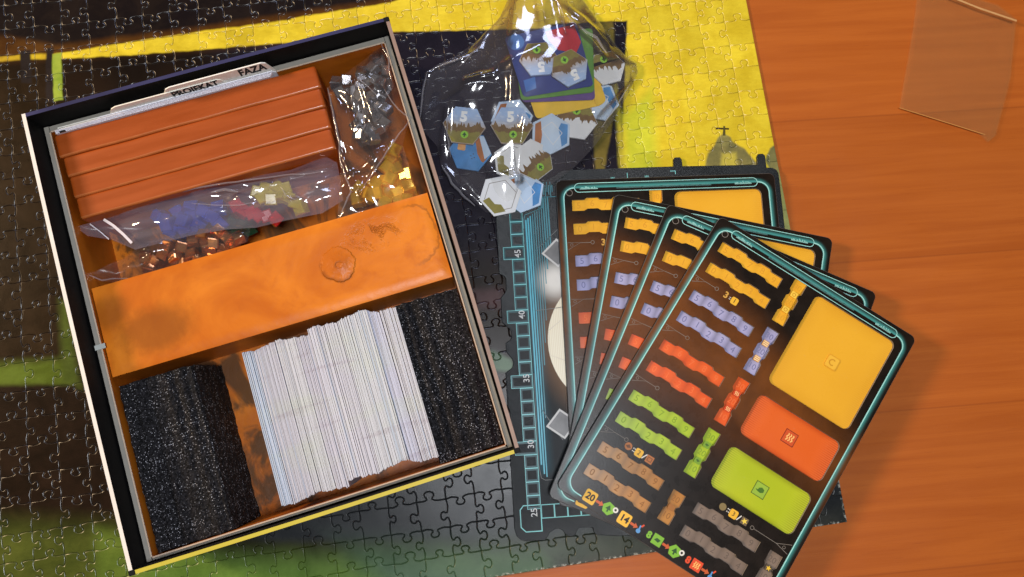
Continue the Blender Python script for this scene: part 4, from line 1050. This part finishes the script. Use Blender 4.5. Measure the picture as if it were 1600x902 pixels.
def thermo(x, y):
    m2 = MB(); m2.line(mm([(x, y + .6), (x - .1, y - 2.8)]), .0010, zl); m2.flat(mm(circ(x, y + 1.0, 1.5, 14)), zl + .00006); o = m2.build('icon', blu, board)
    m2 = MB(); m2.line(mm([(x + .6, y - 2.2), (x + 1.6, y - 4.2)]), .0010, zl + .0001); m2.build('mark', redb, o)
yv = 204.4
o = tile(22.0, yv, 8.2, ykey); put('20', 6.0, dark_ink, 22.0, yv, o, .0002); arrow(29.0, yv); hexi(35.6, yv)
o = tile(47.6, yv, 8.2, ykey); put('14', 6.0, dark_ink, 47.6, yv, o, .0002); arrow(54.6, yv); thermo(58.8, yv + .6)
put('8', 6.0, grn, 66.0, yv, board, .0003); o = tile(72.2, yv, 6.8, grn, .0003); m2 = MB(); m2.flat(mm([(70, yv + .6), (71.4, yv - 1.2), (74.2, yv - .8), (73.2, yv + 1.2)]), zl + .0001); m2.build('mark', dgr, o)
arrow(78.6, yv); hexi(85.0, yv)
put('8', 6.0, redb, 95.0, yv, board, .0003); o = tile(101.2, yv, 7.0, redb, .0003); m2 = MB(); waves(m2, .1012, -yv / 1e3, .0026, zl + .0001); m2.build('mark', plain((.95, .55, .15), .4, .4), o); arrow(107.6, yv); thermo(112.0, yv + .6)
o = tile(123.5, yv, 6.8, grn, .0003)
m2 = MB(); m2.flat(mm(circ(26.3, 164.2, 2.5, 18)), zl); o = m2.build('icon', brn, board); m2 = MB(); m2.flat(mm([(24.4, 164.6), (26.4, 162.8), (28.2, 164.4), (26.2, 165.4)]), zl + .0001); m2.build('mark', plain((.12, .04, .01), .4, .4), o)
o = tile(34.2, 164.3, 5.4, ykey); put('2', 4.2, dark_ink, 34.2, 164.3, o); m2 = MB(); m2.line(mm([(37.2, 166.2), (39.4, 162.2)]), .0007, zl)
for e in (163.4, 165.2): m2.flat(mm(circ(29.9, e, .4, 8)), zl); m2.flat(mm(circ(31.0, e, .4, 8)), zl)
m2.build('lettering', whit, board); o = tile(42.2, 164.2, 5.0, brn, .0003); m2 = MB(); m2.line(mm([(40.8, 163), (43.6, 163), (43.6, 165.4), (40.8, 165.4)]), .0005, zl + .0001, True); m2.build('mark', plain((.16, .05, .01), .4, .4), o)
m2 = MB(); m2.flat(mm(circ(97.4, 164.2, 2.4, 18)), zl); m2.build('icon', plain((.22, .16, .06), .4, .4), board)
o = tile(105.6, 164.5, 5.6, ykey); put('3', 4.2, dark_ink, 105.6, 164.5, o); m2 = MB(); m2.line(mm([(108.8, 166.6), (110.6, 162.6)]), .0007, zl)
for e in (163.4, 165.2): m2.flat(mm(circ(101.0, e, .4, 8)), zl); m2.flat(mm(circ(102.2, e, .4, 8)), zl)
m2.build('lettering', whit, board); o = tile(113.8, 164.6, 4.6, plain((.16, .11, .06), .4, .4), .0003)
m2 = MB(); m2.flat(mm([(113.8 + (2.2 if e % 2 == 0 else .9) * math.cos(R_(90 + 36 * e)), 164.6 + (2.2 if e % 2 == 0 else .9) * math.sin(R_(90 + 36 * e))) for e in range(10)]), zl + .0001); m2.build('mark', plain((.85, .62, .08), .4, .4), o)

blab = ['rearmost player board, set almost square, lowest of the fanned stack', 'second player board from the back of the fan, its upper right corner showing', 'third player board from the back, just under the front board', 'front player board on top of the fan with all its tracks visible']
PLACE = [((51.7, 148.8), 2.63), ((91.8, 138.7), -11.26), ((127.9, 131.3), -23.4), ((162.2, 122.1), -32.47)]
z0 = PZ + .0002 + MT + .0003
for k in range(4):
    o = board if k == 0 else copy_tree(board)
    if k: pass
    o.location = (PLACE[k][0][0] / 1e3, PLACE[k][0][1] / 1e3, z0 + k * (BT + .0004)); o.rotation_euler = (0, 0, R_(PLACE[k][1]))
    tag(o, blab[k], 'player board', 'player boards fanned out on the game board')

# ------------------------------------------------------------------ hexagonal tiles and cards in the clear bag
g = G('tile_sky_print'); v = g.obj(); s = g.sep(v)
c = g.mix(g.ramp(g.math('ADD', s[1], g.math('MULTIPLY_ADD', g.noise(v, 160, 4), .006, -.003)), -.005, .009), (.46, .36, .26), (.36, .50, .74))
c = g.mix(g.math('MULTIPLY', g.ramp(g.noise(g.map(v, (1, 2.4, 1)), 170, 4), .52, .68), .5), c, (.70, .72, .76))
sky_b = g.fin(g.bsdf(c, .38, .4))
pale_b = plain((.50, .62, .76), .4, .45, var=.15, scale=60); sea = plain((.07, .24, .50), .4, .45, var=.45, scale=120)
wht = plain((.72, .72, .72), .4, .45, var=.15, scale=60); brown_f = plain((.17, .095, .025), .45, .4, var=.5, scale=200); olive = plain((.24, .20, .035), .45, .4, var=.4, scale=200)
greenic = plain((.28, .58, .04), .4, .4); rust = plain((.40, .14, .04), .45, .4, var=.5, scale=150); numw = plain((.88, .88, .86), .4, .4); dgrey = plain((.05, .05, .06), .45, .4)
yelc = plain((.80, .50, .03), .35, .5, var=.12); grnc = plain((.10, .26, .035), .35, .5, var=.25); bluc = plain((.022, .045, .20), .35, .5, var=.4, scale=40); redc = plain((.50, .02, .03), .35, .5, var=.3, scale=40); purc = plain((.11, .06, .22), .35, .5, var=.25); bluelt = plain((.05, .16, .45), .35, .5, var=.4, scale=60)
HR = .0150
def hexp(r, rot=0): return [(r * math.cos(R_(60 * k + rot)), r * math.sin(R_(60 * k + rot))) for k in range(6)]
def clip_band(r, f):      # the part of the hexagon under a jagged line f(x)
    xs = [(-r + 2 * r * i / 66) for i in range(67)]; ap = r * math.sqrt(3) / 2
    lim = lambda x: min(ap, (r - abs(x)) * math.sqrt(3))
    up = [(x, max(-lim(x), min(lim(x), f(i)))) for i, x in enumerate(xs)]; lo = [(x, -lim(x)) for x in xs]
    return up + lo[::-1][1:-1]
def hex_tile(px, py, z, rot, kind, label, tilt=(0, 0), r=HR):
    p = U(px, py, z); o = empty('hexagonal_tile', p[:])
    o.rotation_euler = (tilt[0], tilt[1], R_(rot)); th = .0018; rq2 = random.Random(int(px * 7 + py))
    base = {'forest': sky_b, 'ocean': sea, 'pale': pale_b, 'white': wht, 'snow': wht}[kind]
    mb = MB(); mb.prism(hexp(r), -th, 0, .0002); mb.build('body', base, o)
    zz = .00006
    if kind in ('forest', 'snow'):
        pk = [(rq2.uniform(0, 66), rq2.uniform(.0012, .0048), rq2.uniform(1.6, 3.2)) for _ in range(17)]
        jag = [rq2.uniform(-.0003, .0005) + max([0] + [h_ * (1 - abs(i - c_) / w_) for c_, h_, w_ in pk]) + .0012 * math.sin(i * .09 + px) for i in range(67)]
        mb = MB(); mb.flat(clip_band(r * .97, lambda i: -.0012 + jag[i]), zz); mb.build('forest_print', brown_f, o)
        mb = MB(); mb.flat(clip_band(r * .97, lambda i: -.0052 + .4 * jag[i]), zz + .00005); mb.build('ground_print', olive, o)
        if kind == 'forest': text('number', '5', .0098, numw, o, -.001, .0058, zz + .0001, 0, .0006)
        mb = MB(); mb.flat(circ(.0008, -.0066, .0027, 14), zz + .0001); i_ = mb.build('icon', greenic, o)
        mb = MB(); mb.flat([(-.0008, -.0072), (.0008, -.0048), (.0024, -.0072), (.0012, -.0072), (.0012, -.0084), (.0004, -.0084), (.0004, -.0072)], zz + .00015); mb.build('mark', dgr, i_)
    elif kind == 'ocean':
        mb = MB(); mb.flat([(.0140, .0010), (.0075, .0122), (.0010, .0122), (.0030, .0060), (.0050, -.0010), (.0085, -.0060), (.0100, -.0065)], zz); mb.build('shore_print', rust, o)
        mb = MB(); mb.flat([(.0145, .0005), (.0076, .0122), (.0042, .0122), (.0075, .0040), (.0105, -.0040)], zz + .00005); mb.build('ice_print', pale_b, o)
        mb = MB(); mb.prism(rrect(-.0092, -.0038, .0000, .0048, .0006, 2), 0, zz + .0001); mb.build('icon', plain((.68, .34, .12), .4, .4, var=.4, scale=300), o)
        mb = MB()
        for a, b in ((.000, -.003), (.001, -.005), (.0025, -.004), (.0015, -.0015)): mb.flat([(a, b), (a + .0012, b - .0004), (a + .0010, b + .0006)], zz)
        mb.build('island_print', dgrey, o)
    elif kind == 'pale':
        mb = MB(); mb.flat([(.0020, -.0118), (.0068, -.0112), (.0136, .0004), (.0100, .0035), (.0062, .0008), (.0048, -.0046)], zz); mb.build('sea_print', sea, o)
        mb = MB(); mb.line([(a_ * r * .86, b_ * r * .86) for a_, b_ in ((-.2, -.6), (.55, -.25), (.35, .55), (-.35, .45))], .0004, zz + .00006, True); mb.build('line_print', wht, o)
        mb = MB(); mb.flat([(-.013, .0), (-.0065, .0112), (-.002, .0112), (-.006, .002), (-.0105, -.004)], zz + .00003); mb.build('shore_print', rust, o)
    elif kind == 'white':
        mb = MB(); mb.line(hexp(r * .75), .0004, zz, True); mb.build('line_print', pb_grey, o)
        mb = MB(); mb.flat([(-.0128, -.001), (-.0068, -.0112), (.0010, -.0112), (-.0010, -.0060), (-.0052, -.0048), (-.0080, .0005)], zz + .00004); mb.build('shore_print', olive, o)
    return tag(o, label, 'tile', 'hexagonal tiles in the clear bag')
hex_tile(735, 237, .0060, -8, 'ocean', 'blue ocean hexagonal tile with orange square, leftmost low in the clear bag')
hex_tile(782, 306, .0092, 14, 'white', 'glare covered white hexagonal tile at the lowest corner of the clear bag', (.12, .1))
hex_tile(818, 300, .0066, 22, 'pale', 'pale hexagonal tile half hidden under the glaring white one')
hex_tile(803, 252, .0062, -24, 'white', 'white line drawn hexagonal tile below the right forest tile')
hex_tile(834, 250, .0076, 40, 'snow', 'hexagonal tile with a white sky and green dot, tilted at bottom right of bag', (.2, .15))
hex_tile(800, 185, .0056, 8, 'pale', 'pale blue hexagonal tile peeking out above the right forest tile')
hex_tile(725.5, 196, .0090, -6, 'forest', 'left of the two upright forest tiles marked 5 in the clear bag')
hex_tile(800, 196, .0090, 0, 'forest', 'right of the two upright forest tiles marked 5 in the clear bag')
hex_tile(861, 209, .0066, 28, 'pale', 'pale blue hexagonal tile with drawn outline below the coloured cards')
hex_tile(901, 188, .0058, 172, 'snow', 'upside down snowy hexagonal tile below the yellow card')
hex_tile(935, 158, .0056, 50, 'pale', 'pale hexagonal tile jutting out right of the card stack')
hex_tile(949, 106, .0086, 195, 'snow', 'snowy hexagonal tile at the right edge of the clear bag', r=.0132)
def card(pts, z, mt_, label, extra=None):
    c_ = U(sum(p[0] for p in pts) / 4, sum(p[1] for p in pts) / 4, z); q = [U(a, b, z) - c_ for a, b in pts]
    # round the corners
    rd = []
    for i in range(4):
        a, b, d = q[i - 1], q[i], q[(i + 1) % 4]; e1 = (a - b).normalized() * .0032; e2 = (d - b).normalized() * .0032
        for t in (0, .25, .5, .75, 1): rd.append(((b + e1 * (1 - t) ** 2 + e2 * t ** 2).x, (b + e1 * (1 - t) ** 2 + e2 * t ** 2).y))
    o = empty('coloured_card', c_[:]); mb = MB(); mb.prism(rd, -.0005, 0, .0001); mb.build('sheet', mt_, o)
    tag(o, label, 'card', 'coloured cards in the clear bag'); return o
card([(826, 150), (930, 122), (938, 165), (838, 186)], .0064, yelc, 'yellow card at the bottom of the card stack in the clear bag')
card([(921, 124), (934, 118), (948, 158), (932, 168)], .0072, yelc, 'narrow yellow card end standing out right of the card stack')
card([(806, 60), (924, 52), (930, 156), (816, 160)], .0080, purc, 'purple card under the green one in the stack')
card([(800, 58), (926, 44), (929, 144), (814, 157)], .0090, grnc, 'green card just under the top blue card')
top = card([(788, 58), (900, 34), (928, 134), (818, 152)], .0100, bluc, 'dark blue and red card on top of the card stack')
def cloc(px, py): d = U(px, py, .0101) - top.location; return (d.x, d.y)
mb = MB(); mb.flat([cloc(*p) for p in ((852, 50), (896, 38), (908, 66), (900, 84), (872, 78), (858, 64))], .00006); mb.build('red_print', redc, top)
mb = MB(); mb.flat(circ(*cloc(806, 66), .0060, 16), .00006); mb.build('ball_print', bluelt, top)
mb = MB(); mb.flat([cloc(*p) for p in ((818, 126), (836, 120), (838, 138), (822, 144))], .00006); mb.build('square_print', bluelt, top)
hex_tile(842, 92, .0125, 186, 'forest', 'upside down forest tile at left on the blue card', (.02, -.02), .0138)
hex_tile(890, 106, .0138, 205, 'forest', 'upside down forest tile at right on the blue card', (0, .05), .0138)

tbg = empty('tile_bag', (0, 0, 0)); tag(tbg, 'large clear plastic bag of hexagonal tiles and coloured cards on the puzzle', 'plastic bag')
BAGO = [(804, -60), (796, -10), (782, 22), (750, 58), (712, 84), (680, 100), (664, 112), (657, 140), (652, 182), (664, 206), (682, 226), (690, 262), (704, 288), (722, 300), (742, 316), (760, 330), (792, 336), (818, 326), (832, 306), (866, 284), (900, 258), (930, 226), (958, 188), (980, 150), (998, 112), (996, 96), (978, 82), (956, 56), (930, 20), (908, -10), (900, -60)]
ol = pxl(BAGO, .008)
cr = rcreases(ol, 16, .0046, .0016, 17, .04, .11, 1.0, .55)
for a, b, h in (((664, 112), (740, 84), .004), ((657, 170), (668, 112), .004), ((730, 130), (770, 128), .003), ((790, 10), (720, 90), .003), ((880, 10), (950, 70), .004), ((895, 50), (940, 90), .003), ((868, 0), (880, 60), .003),
                ((690, 260), (724, 300), .005), ((720, 296), (748, 322), .005), ((930, 180), (985, 120), .003), ((700, 170), (690, 240), .003), ((806, 0), (800, 60), .002), ((840, -20), (850, 40), .003), ((770, 270), (812, 280), .004), ((800, 110), (798, 170), .002), ((816, 190), (810, 280), .002)):
    cr.append((U(*a, .01).to_2d(), U(*b, .01).to_2d(), .0030, h * .75))
ctr = U(850, 120, .01).to_2d()
def bagz(p, d):
    h = .0155 * math.exp(-((p - ctr).length / .052) ** 2)
    return .0045 + (.0072 + h) * (1 - math.exp(-d / .015)) + .0020 * wv(p, 45, 2)
sheet('upper_film', ol, bagz, .0014, film_tile, tbg, 11, cr, rough=.0001)
sheet('lower_film', ol, lambda p, d: PZ + .0008 + .002 * math.exp(-d / .004), .006, film_low, tbg, 12)

for pts, z, wd in (([(668, 112), (700, 98), (736, 86)], .0115, .0016), ([(656, 186), (660, 150), (667, 114)], .0100, .0015), ([(726, 132), (748, 128), (772, 130)], .0150, .0013), ([(690, 258), (706, 286), (722, 304), (742, 322)], .0095, .0020), ([(700, 170), (698, 210), (704, 246)], .0130, .0011),
                   ([(884, 20), (900, 40), (932, 60), (948, 84)], .0180, .0022), ([(868, -4), (880, 24), (884, 52)], .0180, .0014), ([(760, 64), (738, 84), (718, 104)], .0120, .0012), ([(786, 268), (804, 262), (812, 274), (808, 300)], .0130, .0018), ([(800, 108), (797, 128), (799, 150)], .0190, .0010), ([(940, 200), (962, 168), (984, 132)], .0110, .0011)):
    fold_streak(tbg, pts, z, wd)

# ------------------------------------------------------------------ flat empty bag on the bare table
eb = empty('empty_bag', (0, 0, 0)); tag(eb, 'flat empty translucent bag on the bare table at upper right', 'plastic bag')
ol = pxl([(1436, -30), (1560, 8), (1588, 30), (1580, 120), (1556, 212), (1544, 222), (1528, 206), (1470, 188), (1406, 168), (1416, 110), (1428, 40)], .002)
sheet('upper_film', ol, lambda p, d: .0022 + .0018 * (1 - math.exp(-d / .02)) + .0008 * wv(p, 35, 5), .004, film_flat, eb, 15, [(U(1460, -14, .003).to_2d(), U(1588, 34, .003).to_2d(), .002, .003)] + rcreases(ol, 6, .003, .0012, 31))
sheet('lower_film', ol, lambda p, d: .0008, .012, film_flat, eb, 16)
mb = MB(); mb.line([U(1478, -6, .005), U(1530, 14, .0055), U(1587, 34, .005)], .0014, .0062); mb.build('seam', plain((.60, .33, .13), .3, .6), eb); mb = MB(); mb.line([U(1406, 168, .003), U(1470, 188, .003), U(1540, 210, .003)], .0007, 0.0024); mb.build('seam', plain((.50, .22, .06), .3, .5), eb)
